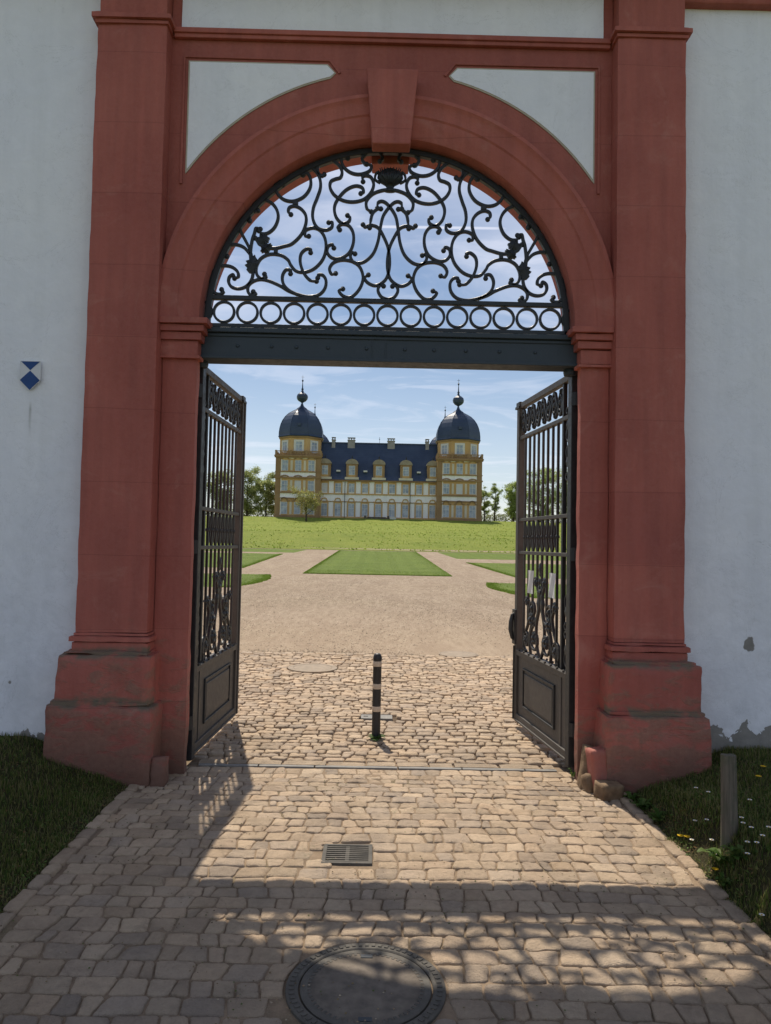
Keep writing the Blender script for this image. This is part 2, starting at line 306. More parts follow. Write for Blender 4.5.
SCROLLS=[
([(-1.461,4.233),(-1.442,4.211),(-1.47,4.188),(-1.509,4.195),(-1.543,4.231),(-1.558,4.297),(-1.547,4.371),(-1.503,4.425),(-1.438,4.447),(-1.372,4.435),(-1.325,4.396),(-1.317,4.35),(-1.35,4.336)],1,1),
([(-1.357,4.349),(-1.364,4.371),(-1.396,4.348),(-1.401,4.301),(-1.374,4.259),(-1.314,4.244),(-1.25,4.265),(-1.205,4.319),(-1.19,4.386),(-1.196,4.453),(-1.208,4.546),(-1.227,4.612),(-1.261,4.678),(-1.303,4.757),(-1.32,4.817),(-1.306,4.87),(-1.267,4.898),(-1.23,4.892),(-1.23,4.863)],0,1),
([(-1.221,4.559),(-1.273,4.617),(-1.339,4.642),(-1.404,4.634),(-1.449,4.6),(-1.457,4.553),(-1.421,4.534)],0,1),
([(-1.161,4.958),(-1.183,4.947),(-1.204,4.98),(-1.185,5.028),(-1.127,5.056),(-1.054,5.038),(-1.0,4.979),(-0.981,4.899),(-1.009,4.811),(-1.066,4.756),(-1.119,4.748),(-1.148,4.774)],1,1),
([(-1.191,4.399),(-1.216,4.545),(-1.206,4.679),(-1.187,4.746),(-1.173,4.797),(-1.136,4.79)],0,1),
([(-1.177,4.706),(-1.149,4.66),(-1.089,4.628),(-1.01,4.617),(-0.919,4.639),(-0.851,4.665),(-0.774,4.748),(-0.737,4.845),(-0.739,4.925),(-0.78,4.981),(-0.836,5.007),(-0.883,4.994),(-0.893,4.954),(-0.87,4.93)],1,1),
([(-1.089,4.382),(-1.072,4.36),(-1.114,4.341),(-1.154,4.374),(-1.163,4.44),(-1.132,4.514),(-1.074,4.555),(-1.009,4.566),(-0.936,4.552),(-0.883,4.513),(-0.862,4.473),(-0.813,4.418),(-0.734,4.409),(-0.649,4.446),(-0.58,4.528),(-0.554,4.625),(-0.565,4.721),(-0.61,4.792),(-0.673,4.814),(-0.736,4.789),(-0.739,4.74),(-0.708,4.736)],1,1),
([(-1.183,4.22),(-1.159,4.206),(-1.189,4.184),(-1.226,4.212),(-1.23,4.265),(-1.198,4.306),(-1.134,4.332),(-1.055,4.323),(-0.949,4.279),(-0.871,4.233),(-0.76,4.196),(-0.682,4.187),(-0.604,4.208),(-0.555,4.265),(-0.547,4.337),(-0.576,4.384),(-0.616,4.386),(-0.62,4.359)],1,1),
([(-0.86,4.39),(-0.857,4.417),(-0.9,4.424),(-0.93,4.367),(-0.92,4.296),(-0.872,4.241),(-0.792,4.2)],1,0),
([(-0.688,4.586),(-0.684,4.609),(-0.724,4.617),(-0.77,4.571),(-0.776,4.491),(-0.742,4.396),(-0.685,4.333),(-0.63,4.327)],1,1),
([(-0.585,5.304),(-0.598,5.287),(-0.633,5.307),(-0.644,5.363),(-0.609,5.421),(-0.538,5.439),(-0.465,5.4),(-0.428,5.337),(-0.439,5.28),(-0.486,5.262),(-0.525,5.237),(-0.529,5.181),(-0.491,5.117),(-0.418,5.07),(-0.323,5.057),(-0.229,5.083),(-0.167,5.149),(-0.145,5.223),(-0.17,5.287),(-0.218,5.302),(-0.246,5.285),(-0.24,5.248)],1,1),
([(-0.258,5.139),(-0.233,5.154),(-0.25,5.196),(-0.311,5.207),(-0.389,5.168),(-0.458,5.085),(-0.488,5.004),(-0.47,4.916),(-0.414,4.861),(-0.359,4.879),(-0.349,4.919),(-0.371,4.935)],1,1),
([(-0.772,5.295),(-0.792,5.335),(-0.734,5.361),(-0.67,5.339),(-0.626,5.275),(-0.614,5.186),(-0.64,5.089),(-0.673,4.991),(-0.675,4.895),(-0.634,4.815),(-0.562,4.793),(-0.508,4.819),(-0.505,4.867),(-0.535,4.866)],1,1),
([(-0.947,5.197),(-0.968,5.226),(-1.004,5.217),(-1.015,5.168),(-0.98,5.1),(-0.924,5.058),(-0.845,5.051),(-0.759,5.094),(-0.706,5.176),(-0.704,5.257),(-0.733,5.309),(-0.772,5.299)],1,0),
([(-0.38,5.459),(-0.399,5.486),(-0.43,5.466),(-0.434,5.426),(-0.409,5.37),(-0.345,5.323),(-0.265,5.312),(-0.187,5.343),(-0.169,5.392),(-0.212,5.41)],1,1),
([(-0.094,5.439),(-0.072,5.456),(-0.087,5.508),(-0.143,5.526),(-0.214,5.504),(-0.253,5.455),(-0.22,5.404)],1,0),
([(-0.436,4.801),(-0.455,4.82),(-0.421,4.853),(-0.358,4.842),(-0.317,4.775),(-0.315,4.679),(-0.352,4.59),(-0.43,4.54),(-0.501,4.546),(-0.542,4.593),(-0.535,4.649),(-0.496,4.666),(-0.484,4.634)],1,1),
([(-0.463,4.403),(-0.498,4.394),(-0.518,4.441),(-0.484,4.498),(-0.406,4.524),(-0.311,4.51),(-0.247,4.456),(-0.221,4.361),(-0.251,4.264),(-0.32,4.191),(-0.391,4.197),(-0.431,4.244),(-0.397,4.264)],1,1),
([(-0.297,4.586),(-0.326,4.598),(-0.336,4.553),(-0.298,4.503),(-0.217,4.513),(-0.139,4.587),(-0.097,4.7),(-0.078,4.829),(-0.052,4.943),(0.013,5.038),(0.064,5.071),(0.104,5.056),(0.108,5.008)],1,1),
([(-0.232,4.854),(-0.216,4.834),(-0.161,4.851),(-0.097,4.829),(-0.048,4.75),(-0.008,4.654),(0.01,4.542),(0.006,4.446),(-0.024,4.357),(-0.102,4.303),(-0.173,4.322),(-0.209,4.369),(-0.175,4.397)],1,1),
([(-0.163,4.975),(-0.2,5.0),(-0.205,5.068),(-0.151,5.134),(-0.072,5.168),(0.01,5.18)],1,0),
([(-0.077,5.003),(-0.119,4.992),(-0.15,4.956),(-0.165,4.891),(-0.173,4.827)],1,1),
([(-0.039,4.298),(-0.07,4.307),(-0.088,4.26),(-0.061,4.205),(-0.013,4.182),(0.03,4.178)],1,0)]
CT = .437; CLOUD = (11.2, 11.2, 12.2, 1); SKYS = .095; SUNE = 5.0

# ------------------------------------------------------------------ rounded / worn stone blocks
def worn(mb, x0, x1, y0, y1, z0, z1, step=.06, r=.012, amp=.006, sc=3, off=0):
    def ax(a, b):
        n = max(1, int(round((b-a)/step))); return [a+(b-a)*i/n for i in range(n+1)]
    X, Y, Z = ax(x0, x1), ax(y0, y1), ax(z0, z1)
    def fix(p):
        r_ = min(r, (x1-x0)/2.1, (y1-y0)/2.1, (z1-z0)/2.1)
        q = Vector((min(max(p[0], x0+r_), x1-r_), min(max(p[1], y0+r_), y1-r_), min(max(p[2], z0+r_), z1-r_)))
        d = Vector(p)-q
        if d.length > 1e-9: d.normalize()
        w = q + d*r_
        edge = sum(1 for a in (0,1,2) if abs(d[a]) > .3)
        k = amp*(noise.noise(w*sc+Vector((off,0,0)))+.5*noise.noise(w*sc*3.1)) - (amp*1.3*max(0, noise.noise(w*sc*1.7+Vector((9,off,0)))) if edge > 1 else 0)
        return tuple(w + d*k)
    def grid(A, B, f, flip):
        vs = [fix(f(a, b)) for a in A for b in B]; nb = len(B); fs = []
        for i in range(len(A)-1):
            for j in range(nb-1):
                q = (i*nb+j, (i+1)*nb+j, (i+1)*nb+j+1, i*nb+j+1); fs.append(q if not flip else q[::-1])
        mb.add(vs, fs)
    grid(X, Z, lambda a, b: (a, y0, b), False); grid(X, Z, lambda a, b: (a, y1, b), True)
    grid(Y, Z, lambda a, b: (x0, a, b), True); grid(Y, Z, lambda a, b: (x1, a, b), False)
    grid(X, Y, lambda a, b: (a, b, z0), True); grid(X, Y, lambda a, b: (a, b, z1), False)

def wornblock(name, m, parent, boxes, loc=None, **k):
    mb = MB()
    for b in boxes: worn(mb, *b, **k)
    o = mb.build(name, m, parent, smooth=False, fixn=False, loc=loc)
    bm = bmesh.new(); bm.from_mesh(o.data); bmesh.ops.remove_doubles(bm, verts=bm.verts, dist=.0004)
    bm.to_mesh(o.data); bm.free(); o.data.shade_smooth()
    w = o.modifiers.new('es', 'EDGE_SPLIT'); w.split_angle = math.radians(50)
    return o

# ------------------------------------------------------------------ THE GATEWAY
GY = 6.5
gate = thing('stone_gateway', 'round-arched gateway of dark red sandstone with pilasters, keystone and white spandrel panels', 'gateway', (XC, GY, 0))
OFF = (0, -GY, 0)
def G(mb, name, m, **k): return mb.build(name, m, gate, loc=OFF, **k)
SP = 3.93; RI = 1.64; RO = 2.0; FY = 6.36; RY = 6.92
# core wall with the arched opening
arc = [(1.65*math.cos(PI*i/64), SP+1.65*math.sin(PI*i/64)) for i in range(65)]
poly = [(1.96, -.3), (1.96, 7.2), (-1.96, 7.2), (-1.96, -.3), (-1.62, -.3), (-1.62, SP)] + arc[::-1][1:-1] + [(1.62, SP), (1.62, -.3)]
mb = MB()
# split in left/right halves so the n-gons stay clean
for sg in (-1, 1):
    a2 = [(1.65*math.sin(PI/2*i/32)*sg, SP+1.65*math.cos(PI/2*i/32)) for i in range(33)]
    for i in range(32):
        p, q = a2[i], a2[i+1]
        t0, t1 = 1.96*i/32*sg, 1.96*(i+1)/32*sg
        mb.prism([p, (t0, 6.50), (t1, 6.50), q], FY, RY-.16)
    mb.prism([a2[-1], (1.96*sg, 3.93), (1.96*sg, 6.50)], FY, RY-.16)
    mb.prism([(1.83*sg, -.3), (1.96*sg, -.3), (1.96*sg, 3.93), (1.83*sg, 3.93)], FY+.01, RY)
mb.box(-1.96, 1.96, FY, RY, 6.50, 7.2)
G(mb, 'portal_wall', M['red2'])
# jamb blocks: quoined reveal, slightly proud
for sg in (-1, 1):
    wornblock('jamb', M['red'], gate, [(*sorted(((1.695 if sg > 0 else 1.645)*sg, 1.95*sg)), 6.35, 6.46, -.2, 3.60), (*sorted((1.80*sg, 1.95*sg)), 6.42, 6.91, -.2, 3.62)], loc=OFF, step=.08, r=.02, amp=.008, off=sg*5)
# pilasters
for sg in (-1, 1):
    a, b = sorted((1.955*sg, 2.56*sg))
    wornblock('pilaster', M['red'], gate, [(a, b, 6.2, 6.86, 1.2, 6.44)], loc=OFF, step=.07, r=.012, amp=.006, off=sg*3)
    wornblock('pilaster_shaft_above', M['red'], gate, [(a+.01, b-.01, 6.215, 6.86, 6.53, 7.2)], loc=OFF, step=.08, r=.012, amp=.005, off=sg)
    wornblock('neck_moulding', M['red'], gate, [(a-.015, b+.015, 6.18, 6.9, 6.435, 6.47), (a-.04, b+.04, 6.155, 6.9, 6.47, 6.515), (a-.015, b+.015, 6.185, 6.9, 6.515, 6.54)], loc=OFF, step=.06, r=.012, amp=.004)
    wornblock('base_moulding', M['red'], gate, [(a-.012, b+.012, 6.185, 6.9, 1.175, 1.205), (a-.04, b+.04, 6.155, 6.9, 1.125, 1.178), (a-.02, b+.02, 6.175, 6.9, 1.04, 1.13)], loc=OFF, step=.05, r=.02, amp=.008)
    i_ = 1.80*sg; o1 = 2.71*sg
    a1, b1 = sorted((1.885*sg, 2.665*sg)); a0, b0 = sorted((1.85*sg, 2.72*sg))
    wornblock('plinth', M['red'], gate, [(a1, b1, 6.09, 6.92, .60, 1.035), (a1+.035, b1-.035, 6.12, 6.92, 1.02, 1.062), (a0, b0, 6.04, 6.92, -.2, .625), (a0+.03, b0-.03, 6.07, 6.92, .615, .66)], loc=OFF, step=.05, r=.03, amp=.016, sc=4, off=sg*7)
    # impost: stack of fillets wrapping round the reveal
    lv = [(3.56, 3.59, .014), (3.59, 3.72, .0), (3.72, 3.79, .02), (3.79, 3.85, .038), (3.85, 3.905, .062)]
    bx = []
    for z0, z1, o in lv:
        p, q = sorted((((1.70 if sg > 0 else 1.65)-.012-o*1.5)*sg, 1.96*sg)); bx.append((p, q, 6.325-o*1.3, 6.46+o*.2, z0, z1))
    wornblock('impost', M['red'], gate, bx, loc=OFF, step=.06, r=.008, amp=.005)
# archivolt, a moulded profile swept round the arch
prof = [(1.998, 6.37), (1.998, 6.268), (1.965, 6.262), (1.945, 6.276), (1.92, 6.286), (1.83, 6.290), (1.815, 6.302), (1.74, 6.308), (1.72, 6.318), (1.665, 6.322), (1.64, 6.335), (1.64, 6.77)]
mb = MB(); N = 96; path = [(-1, 3.906)] ; vs = []; fs = []
ang = [None] + [PI - PI*i/N for i in range(N+1)] + ['e']
for t in ang:
    for r, y in prof:
        if t is None: vs.append((-r, y, 3.9045))
        elif t == 'e': vs.append((r, y, 3.9045))
        else:
            w = .0025*nz(t*9, r*4, y*3); vs.append(((r+w)*math.cos(t), y+w, SP+(r+w)*math.sin(t)))
P = len(prof)
for i in range(len(ang)-1):
    for k in range(P-1): fs.append((i*P+k, i*P+k+1, (i+1)*P+k+1, (i+1)*P+k))
mb.add(vs, fs); o = G(mb, 'archivolt', M['red'], smooth=True); w = o.modifiers.new('es', 'EDGE_SPLIT'); w.split_angle = math.radians(25)
# keystones, front and back
mb = MB(); mb.prism([(-.225, 6.10), (-.165, 5.435), (.165, 5.435), (.225, 6.10)], 6.19, 6.338); G(mb, 'keystone', M['red'], bevel=.012)
mb = MB(); mb.prism([(-.20, 5.9), (-.17, 5.47), (.17, 5.47), (.20, 5.9)], 6.60, 6.79); G(mb, 'rear_keystone', M['red'], bevel=.01)
# frame mouldings round the spandrel field
mb = MB(); mb.box(-1.93, 1.93, 6.30, 6.36, 6.455, 6.50); mb.box(-1.93, 1.93, 6.318, 6.36, 6.42, 6.457); G(mb, 'string_course', M['red'], bevel=.006)
# spandrel panels with thin cream edge
def spandrel(sg, grow):
    R_ = 2.175 - grow; CZ = 4.01
    P_ = [(1.79+grow, 6.215+grow), (.58-grow*.4, 6.215+grow), (.515-grow, 6.15)]
    a0 = math.acos(.55/2.175); a1 = math.acos(1.79/2.175)
    P_ += [(R_*math.cos(a0+(a1-a0)*i/18), CZ+R_*math.sin(a0+(a1-a0)*i/18)) for i in range(19)]
    P_ += [(1.79+grow, CZ+R_*math.sin(a1)-grow*2)]
    return [(x*sg, z) for x, z in P_]
for sg in (-1, 1):
    def tri(poly, y0, y1, name, m):
        me = MB(); n = len(poly); c = (1.62*sg, 6.05)
        me.add([(x, y0, z) for x, z in poly]+[(x, y1, z) for x, z in poly]+[(c[0], y0, c[1])], [(i, (i+1) % n, 2*n) for i in range(n)]+[(i, i+n, (i+1) % n+n, (i+1) % n) for i in range(n)])
        return G(me, name, m)
    tri(spandrel(sg, .014), 6.352, 6.37, 'panel_edge', M['trim'])
    tri(spandrel(sg, 0), 6.346, 6.37, 'spandrel_panel', M['plaster'])
    # raised red frame round the panel
    mb = MB(); q = spandrel(sg, .05); mb.strap([q[-1], q[0], q[1], q[2]], .024, .02, 6.355); G(mb, 'panel_moulding', M['red2'])
mb = MB(); worn(mb, -1.875, 1.875, 6.335, 6.37, 6.51, 6.985, step=.1, r=.01, amp=.004); G(mb, 'frieze_panel', M['plaster'], fixn=False)
mb = MB(); mb.box(-2.75, 2.75, 6.02, 6.95, 7.0, 7.12); mb.box(-2.85, 2.85, 5.92, 6.98, 7.12, 7.3); G(mb, 'cornice', M['red'], bevel=.02)

# plaster walls either side
for sg in (-1, 1):
    x0, x1 = sorted((XC+2.50*sg, XC+14*sg))
    lab = 'white plaster garden wall on the side with the blue shield sign' if sg < 0 else 'white plaster garden wall with a flaked round patch and peeling foot'
    t = thing('plaster_wall', lab, 'wall', ((x0+x1)/2, 6.6, 0), group='white garden walls beside the gateway')
    mb = MB(); X = (x0+x1)/2
    n, mz = 120, 60; vs = []; fs = []
    for i in range(n+1):
        for j in range(mz+1):
            x = x0+(x1-x0)*i/n; z = -.3+7.15*j/mz; vs.append((x-X, 6.38-6.6+.012*nz(x*.8, z*.8)+.005*nz(x*3, z*3, 4), z))
    for i in range(n):
        for j in range(mz): a = i*(mz+1)+j; fs.append((a, a+mz+1, a+mz+2, a+1))
    mb.add(vs, fs); mb.box(x0-X, x1-X, -.18, .30, -.3, 6.84); mb.build('wall_face', M['plaster'], t, fixn=False, smooth=False)
    mb = MB(); mb.box(x0-X, x1-X, -.30, .36, 6.85, 6.92); mb.box(x0-X, x1-X, -.36, .40, 6.92, 7.06); mb.build('cornice', M['red'], t, bevel=.02)

# guard stones and loose blocks at the foot of the jambs
def rock(name, label, cat, c, sz, m, tilt=(0,0,0), amp=.018, group=None, r=.03):
    mb = MB(); worn(mb, -sz[0]/2, sz[0]/2, -sz[1]/2, sz[1]/2, 0, sz[2], step=.03, r=r, amp=amp, sc=6, off=c[0]*3)
    o = mb.build(name, m, None, smooth=True, fixn=False, loc=c); o.rotation_euler = tilt
    bm = bmesh.new(); bm.from_mesh(o.data); bmesh.ops.remove_doubles(bm, verts=bm.verts, dist=.0004); bm.to_mesh(o.data); bm.free(); o.data.shade_smooth()
    return tag(o, label, cat, group)
rock('guard_stone', 'red painted stone block standing against the wooden-post side of the gateway', 'stone', (1.88, 6.12, -.02), (.15, .15, .36), M['redplain'], (math.radians(-3), math.radians(-5), .1), amp=.006, r=.015)
rock('guard_stone', 'tan wheel guard stone leaning on the jamb behind the red painted block', 'stone', (1.765, 6.22, -.05), (.09, .12, .38), M['tan_stone'], (math.radians(-5), math.radians(9), 0), r=.008, amp=.012)
rock('curb_block', 'low tan stone block in front of the red painted guard stone', 'stone', (1.895, 5.96, -.02), (.19, .14, .135), M['tan_stone'], (.06, .04, .25), r=.005, amp=.008)
rock('curb_block', 'brown stone wedge at the kerb below the tan guard stone', 'stone', (1.79, 6.09, -.04), (.075, .09, .17), M['tan_stone'], (math.radians(-18), 0, .3), r=.006)
rock('guard_stone', 'dark low stone set against the foot of the pilaster below the blue shield', 'stone', (-1.74, 6.10, -.05), (.13, .14, .27), M['red'], (math.radians(-7), 0, 0), r=.02)

# ------------------------------------------------------------------ IRONWORK OVER THE GATE
FGY = 6.50
fan = thing('fanlight_grille', 'black wrought iron scrollwork grille filling the arch above the lintel beam', 'grille', (XC, FGY, 3.6))
FO = (0, 0, -3.6)
def Fn(mb, name, m=None, **k): return mb.build(name, m or M['iron'], fan, loc=FO, **k)
mb = MB(); a_ = [(1.605*math.cos(PI*i/80), SP+1.605*math.sin(PI*i/80)) for i in range(81)]
mb.strap([(1.605, 3.87)]+a_+[(-1.605, 3.87)], .052, .06); Fn(mb, 'arch_bar')
mb = MB(); mb.box(-1.61, 1.61, -.024, .024, 4.138, 4.178); Fn(mb, 'rail', bevel=.005)
mb = MB(); mb.box(-1.62, 1.62, -.03, .03, 3.885, 3.922); Fn(mb, 'rail', bevel=.005)
for k in range(-7, 8):
    mb = MB(); cx = k*.2085; mb.strap([(cx+.0905*math.cos(2*PI*i/28), 4.030+.0905*math.sin(2*PI*i/28)) for i in range(28)], .022, .036, closed=True); Fn(mb, 'ring')
for sg in (-1, 1):
    mb = MB(); cx = sg*8*.2075; mb.strap([(cx-sg*.0905*math.cos(t), 4.03+.0905*math.sin(t)) for t in [(-1.35+2.7*i/14) for i in range(15)]], .022, .036); Fn(mb, 'half_ring')
for sg in (1, -1):
    for pts, b0, b1 in SCROLLS:
        q = catmull([(x*1.018*sg, z) for x, z in pts], 5); n = len(q)
        ws = [.027*(.72 if (i < 5 and b0) or (i > n-6 and b1) else 1) for i in range(n)]
        mb = MB(); mb.strap(q, ws, .034, y=.004*(hash((round(pts[0][0], 3), sg)) % 3 - 1))
        for e, f in ((q[0], b0), (q[-1], b1)):
            if f: mb.ball((e[0], 0, e[1]), .024, 8, sy=.9)
        o = Fn(mb, 'scroll', smooth=False)
    # collars tying scrolls
    for x, z, w_, h_ in ((-.848, 5.032, .05, .04), (-1.012, 4.593, .035, .05)):
        mb = MB(); mb.box(x*sg-w_/2, x*sg+w_/2, -.022, .022, z-h_/2, z+h_/2); Fn(mb, 'collar', bevel=.006)
    # acanthus leaves on the outer stems
    for (x, z, a, L) in ((-1.215, 4.47, 1.35, .17), (-1.12, 4.69, .35, .11), (-1.10, 4.61, -.9, .08)):
        mb = MB(); P_ = []
        nn = 9
        for i in range(nn+1):
            s_ = i/nn; w = .045*math.sin(PI*min(1, s_*.9+.1))*(1+.55*(i % 2)); P_.append((s_*L, w))
        out = [(p[0]-L/2, p[1]) for p in P_] + [(p[0]-L/2, -p[1]*.8) for p in reversed(P_)]
        ca, sa = math.cos(a), math.sin(a); out = [((x+px*ca-pz*sa)*sg, z+px*sa+pz*ca) for px, pz in out]
        n = len(out); mb.add([(px, -.016, pz) for px, pz in out]+[(px, .016, pz) for px, pz in out]+[(x*sg, -.034, z), (x*sg, .034, z)],
            [(i, (i+1) % n, 2*n) for i in range(n)]+[(i+n, (i+1) % n+n, 2*n+1) for i in range(n)]+[(i, i+n, (i+1) % n+n, (i+1) % n) for i in range(n)])
        Fn(mb, 'acanthus_leaf')
# central vase
mb = MB(); prf = [(.005, 5.155), (.05, 5.16), (.055, 5.18), (.03, 5.195), (.045, 5.215), (.095, 5.245), (.118, 5.285), (.112, 5.325), (.08, 5.352), (.04, 5.372), (.004, 5.38)]
mb.lathe(prf, (0, 0, 0), 20, 1, .5)
for i in range(9):
    t = -1.15+2.3*i/8; mb.tube([(0.02*math.sin(t), -.045, 5.22), (.08*math.sin(t), -.058, 5.29), (.105*math.sin(t), -.035, 5.352+.02*math.cos(t))], [.006, .011, .004], 5)
for sg in (-1, 1): mb.strap(catmull([(.09*sg, 5.24), (.135*sg, 5.27), (.13*sg, 5.32), (.10*sg, 5.345)], 5), .02, .03)
Fn(mb, 'vase_ornament', smooth=True)

beam = thing('lintel_beam', 'long dark blue-grey riveted iron beam spanning the gateway under the arch grille', 'beam', (XC, FGY, 3.6))
def Bm(mb, name, m=None, **k): return mb.build(name, m or M['beam'], beam, **k)
mb = MB(); mb.box(-1.70, 1.70, -.05, .13, .012, .235); Bm(mb, 'web', bevel=.004)
mb = MB(); mb.box(-1.705, 1.705, -.085, .15, .228, .272); Bm(mb, 'flange', bevel=.006)
mb = MB(); mb.box(-1.705, 1.705, -.075, .15, -.005, .022); Bm(mb, 'flange', bevel=.005)
mb = MB(); mb.box(-1.70, 1.70, -.062, -.04, .195, .222); Bm(mb, 'bead', bevel=.006)
for i, x in enumerate((-1.32, -1.02, -.80, -.52, -.18, .16, .42, .70, 1.0, 1.32)):
    mb = MB(); mb.ball((x, -.052, .115), .017, 8, .6); Bm(mb, 'rivet', smooth=True)
for x in (-.13, -.01):
    mb = MB(); mb.box(x-.004, x+.004, -.056, -.03, .022, .20); Bm(mb, 'seam')
for sg in (-1, 1):
    mb = MB(); mb.lathe([(.055, -.06), (.062, -.03), (.055, 0.0)], (1.66*sg, .06, 0), 14); Bm(mb, 'hinge_socket', smooth=False)

# ------------------------------------------------------------------ GATE LEAVES (local x from hinge to free edge)
LW = 1.66
def make_leaf():
    t = thing('gate_leaf', '', 'gate')
    def L(mb, name, m, par=None, **k): return mb.build(name, m, par or t, **k)
    D, DD = M['door'], M['doordark']
    mb = MB(); mb.box(-.01, .085, -.048, .048, .02, 3.575); L(mb, 'hinge_stile', DD, bevel=.006)
    mb = MB(); mb.box(LW-.085, LW, -.036, .036, .05, 3.555); mb.box(LW-.02, LW+.018, -.05, -.030, .05, 3.52); L(mb, 'lock_stile', D, bevel=.006)
    mb = MB(); mb.box(LW-.11, LW+.03, -.05, .05, 3.50, 3.53); mb.box(LW-.10, LW+.02, -.04, .04, 3.53, 3.575); mb.ball((LW+.04, 0, 3.42), .022); L(mb, 'stile_cap', DD, bevel=.004)
    for z0, z1, y in ((3.50, 3.56, .03), (3.145, 3.185, .026), (2.235, 2.270, .026), (1.875, 1.910, .026), (.765, .83, .034), (.045, .13, .034)):
        mb = MB(); mb.box(.07, LW-.08, -y, y, z0, z1)
        if z0 < .8 and z0 > .5:
            mb.box(.07, LW-.08, -y-.012, y+.012, z1-.018, z1-.004)
            for i in range(9): mb.ball((.15+.165*i, -y-.006, z1+.006), .014); mb.ball((.15+.165*i, y+.006, z1+.006), .014)
        if z0 < .1:
            mb.box(.07, LW-.08, -y-.014, y+.014, .05, .07)
        L(mb, 'rail', D, bevel=.004)
    mb = MB(); mb.box(.26, .30, -.020, .020, .83, 3.51); L(mb, 'inner_stile', DD, bevel=.004)
    # kick panel with raised field
    p = MB(); p.box(.07, LW-.08, -.012, .012, .12, .77); kp = L(p, 'kick_panel', D)
    mb = MB(); mb.box(.26, .31, -.02, .02, .125, .765); L(mb, 'muntin', D, kp, bevel=.003)
    for sy in (-1, 1):
        y = sy*.018
        mb = MB(); x0, x1, z0, z1 = .43, 1.38, .235, .655; w = .022
        for b in ((x0, x1, z0, z0+w), (x0, x1, z1-w, z1), (x0, x0+w, z0+w, z1-w), (x1-w, x1, z0+w, z1-w)): mb.box(b[0], b[1], y-.012, y+.012, b[2], b[3])
        L(mb, 'panel_moulding', DD, kp, bevel=.005)
        mb = MB(); mb.box(x0+.05, x1-.05, y-.008, y+.008, z0+.05, z1-.05); L(mb, 'raised_field', D, kp, bevel=.01)
    # vertical bars
    nb = 8
    for i in range(nb):
        x = .30+(LW-.08-.30)*(i+1)/(nb+1)
        zb = .83 if i in (0, nb-1) else 1.42 - .10*abs(i-3.5) if i not in (3, 4) else 1.55
        mb = MB(); mb.box(x-.011, x+.011, -.011, .011, zb, 3.15)
        for zc in (2.06,): mb.ball((x, 0, zc), .024)
        L(mb, 'bar', DD)
    # little crosses and loops between the middle rails
    for i in range(nb-1):
        x = .30+(LW-.38)*(i+1.5)/(nb+1)
        mb = MB(); mb.strap(catmull([(x-.06, 2.235), (x-.015, 2.12), (x, 2.06), (x-.015, 2.0), (x-.06, 1.91)], 4), .013, .02); mb.strap(catmull([(x+.06, 2.235), (x+.015, 2.12), (x, 2.06), (x+.015, 2.0), (x+.06, 1.91)], 4), .013, .02)
        L(mb, 'cross_scroll', DD)
    # frieze of interlaced loops
    for ph in (0, PI):
        mb = MB(); mb.strap([(.30+(LW-.38)*i/90, 3.345+.125*math.sin(i/90*PI*8+ph)) for i in range(91)], .022, .024, y=.006 if ph else -.006); L(mb, 'frieze_loop', DD)
    for i in range(8):
        x = .30+(LW-.38)*(i+.5)/8; mb = MB(); mb.strap([(x+.045*math.cos(2*PI*k/14), 3.345+.075*math.sin(2*PI*k/14)) for k in range(14)], .018, .03, closed=True); mb.ball((x, 0, 3.345), .034, 8, .7); mb.ball((x, 0, 3.455), .022, 6); mb.ball((x, 0, 3.235), .022, 6); L(mb, 'frieze_rosette', DD)
    # side strip with s-scrolls and leaves
    z = .86; i = 0
    while z < 3.0:
        h = .34; s_ = 1 if i % 2 else -1
        if not (1.84 < z+h and z < 1.90) and not (2.2 < z+h and z < 2.25):
            cx = .168
            q = catmull([(cx+s_*.03, z+.055), (cx+s_*.055, z+.03), (cx+s_*.02, z+.0), (cx-s_*.045, z+.05), (cx-s_*.03, z+.13), (cx+s_*.03, z+.20), (cx+s_*.045, z+.28), (cx-s_*.02, z+.33), (cx-s_*.055, z+.30), (cx-s_*.03, z+.275)], 4)
            mb = MB(); mb.strap(q, .017, .024); mb.ball((q[0][0], 0, q[0][1]), .018, 6); mb.ball((q[-1][0], 0, q[-1][1]), .018, 6)
            mb.ball((cx, 0, z+.165), .038, 6, .7, 1.5); L(mb, 'side_scroll', DD)
        z += h+.005; i += 1
    # big scroll ornament above the kick panel
    cx = .90
    def spiral(c, r, a0, turns, s_, k=22):
        return [(c[0]+r*(1-.78*i/k)*math.cos(a0+s_*2*PI*turns*i/k), c[1]+r*(1-.78*i/k)*math.sin(a0+s_*2*PI*turns*i/k)) for i in range(k+1)]
    def rosette(mb, x, z, r):
        for k in range(6): a = k*PI/3; mb.ball((x+r*.7*math.cos(a), 0, z+r*.7*math.sin(a)), r*.5, 6, .8)
        mb.ball((x, 0, z), r*.55, 6, 1.3)
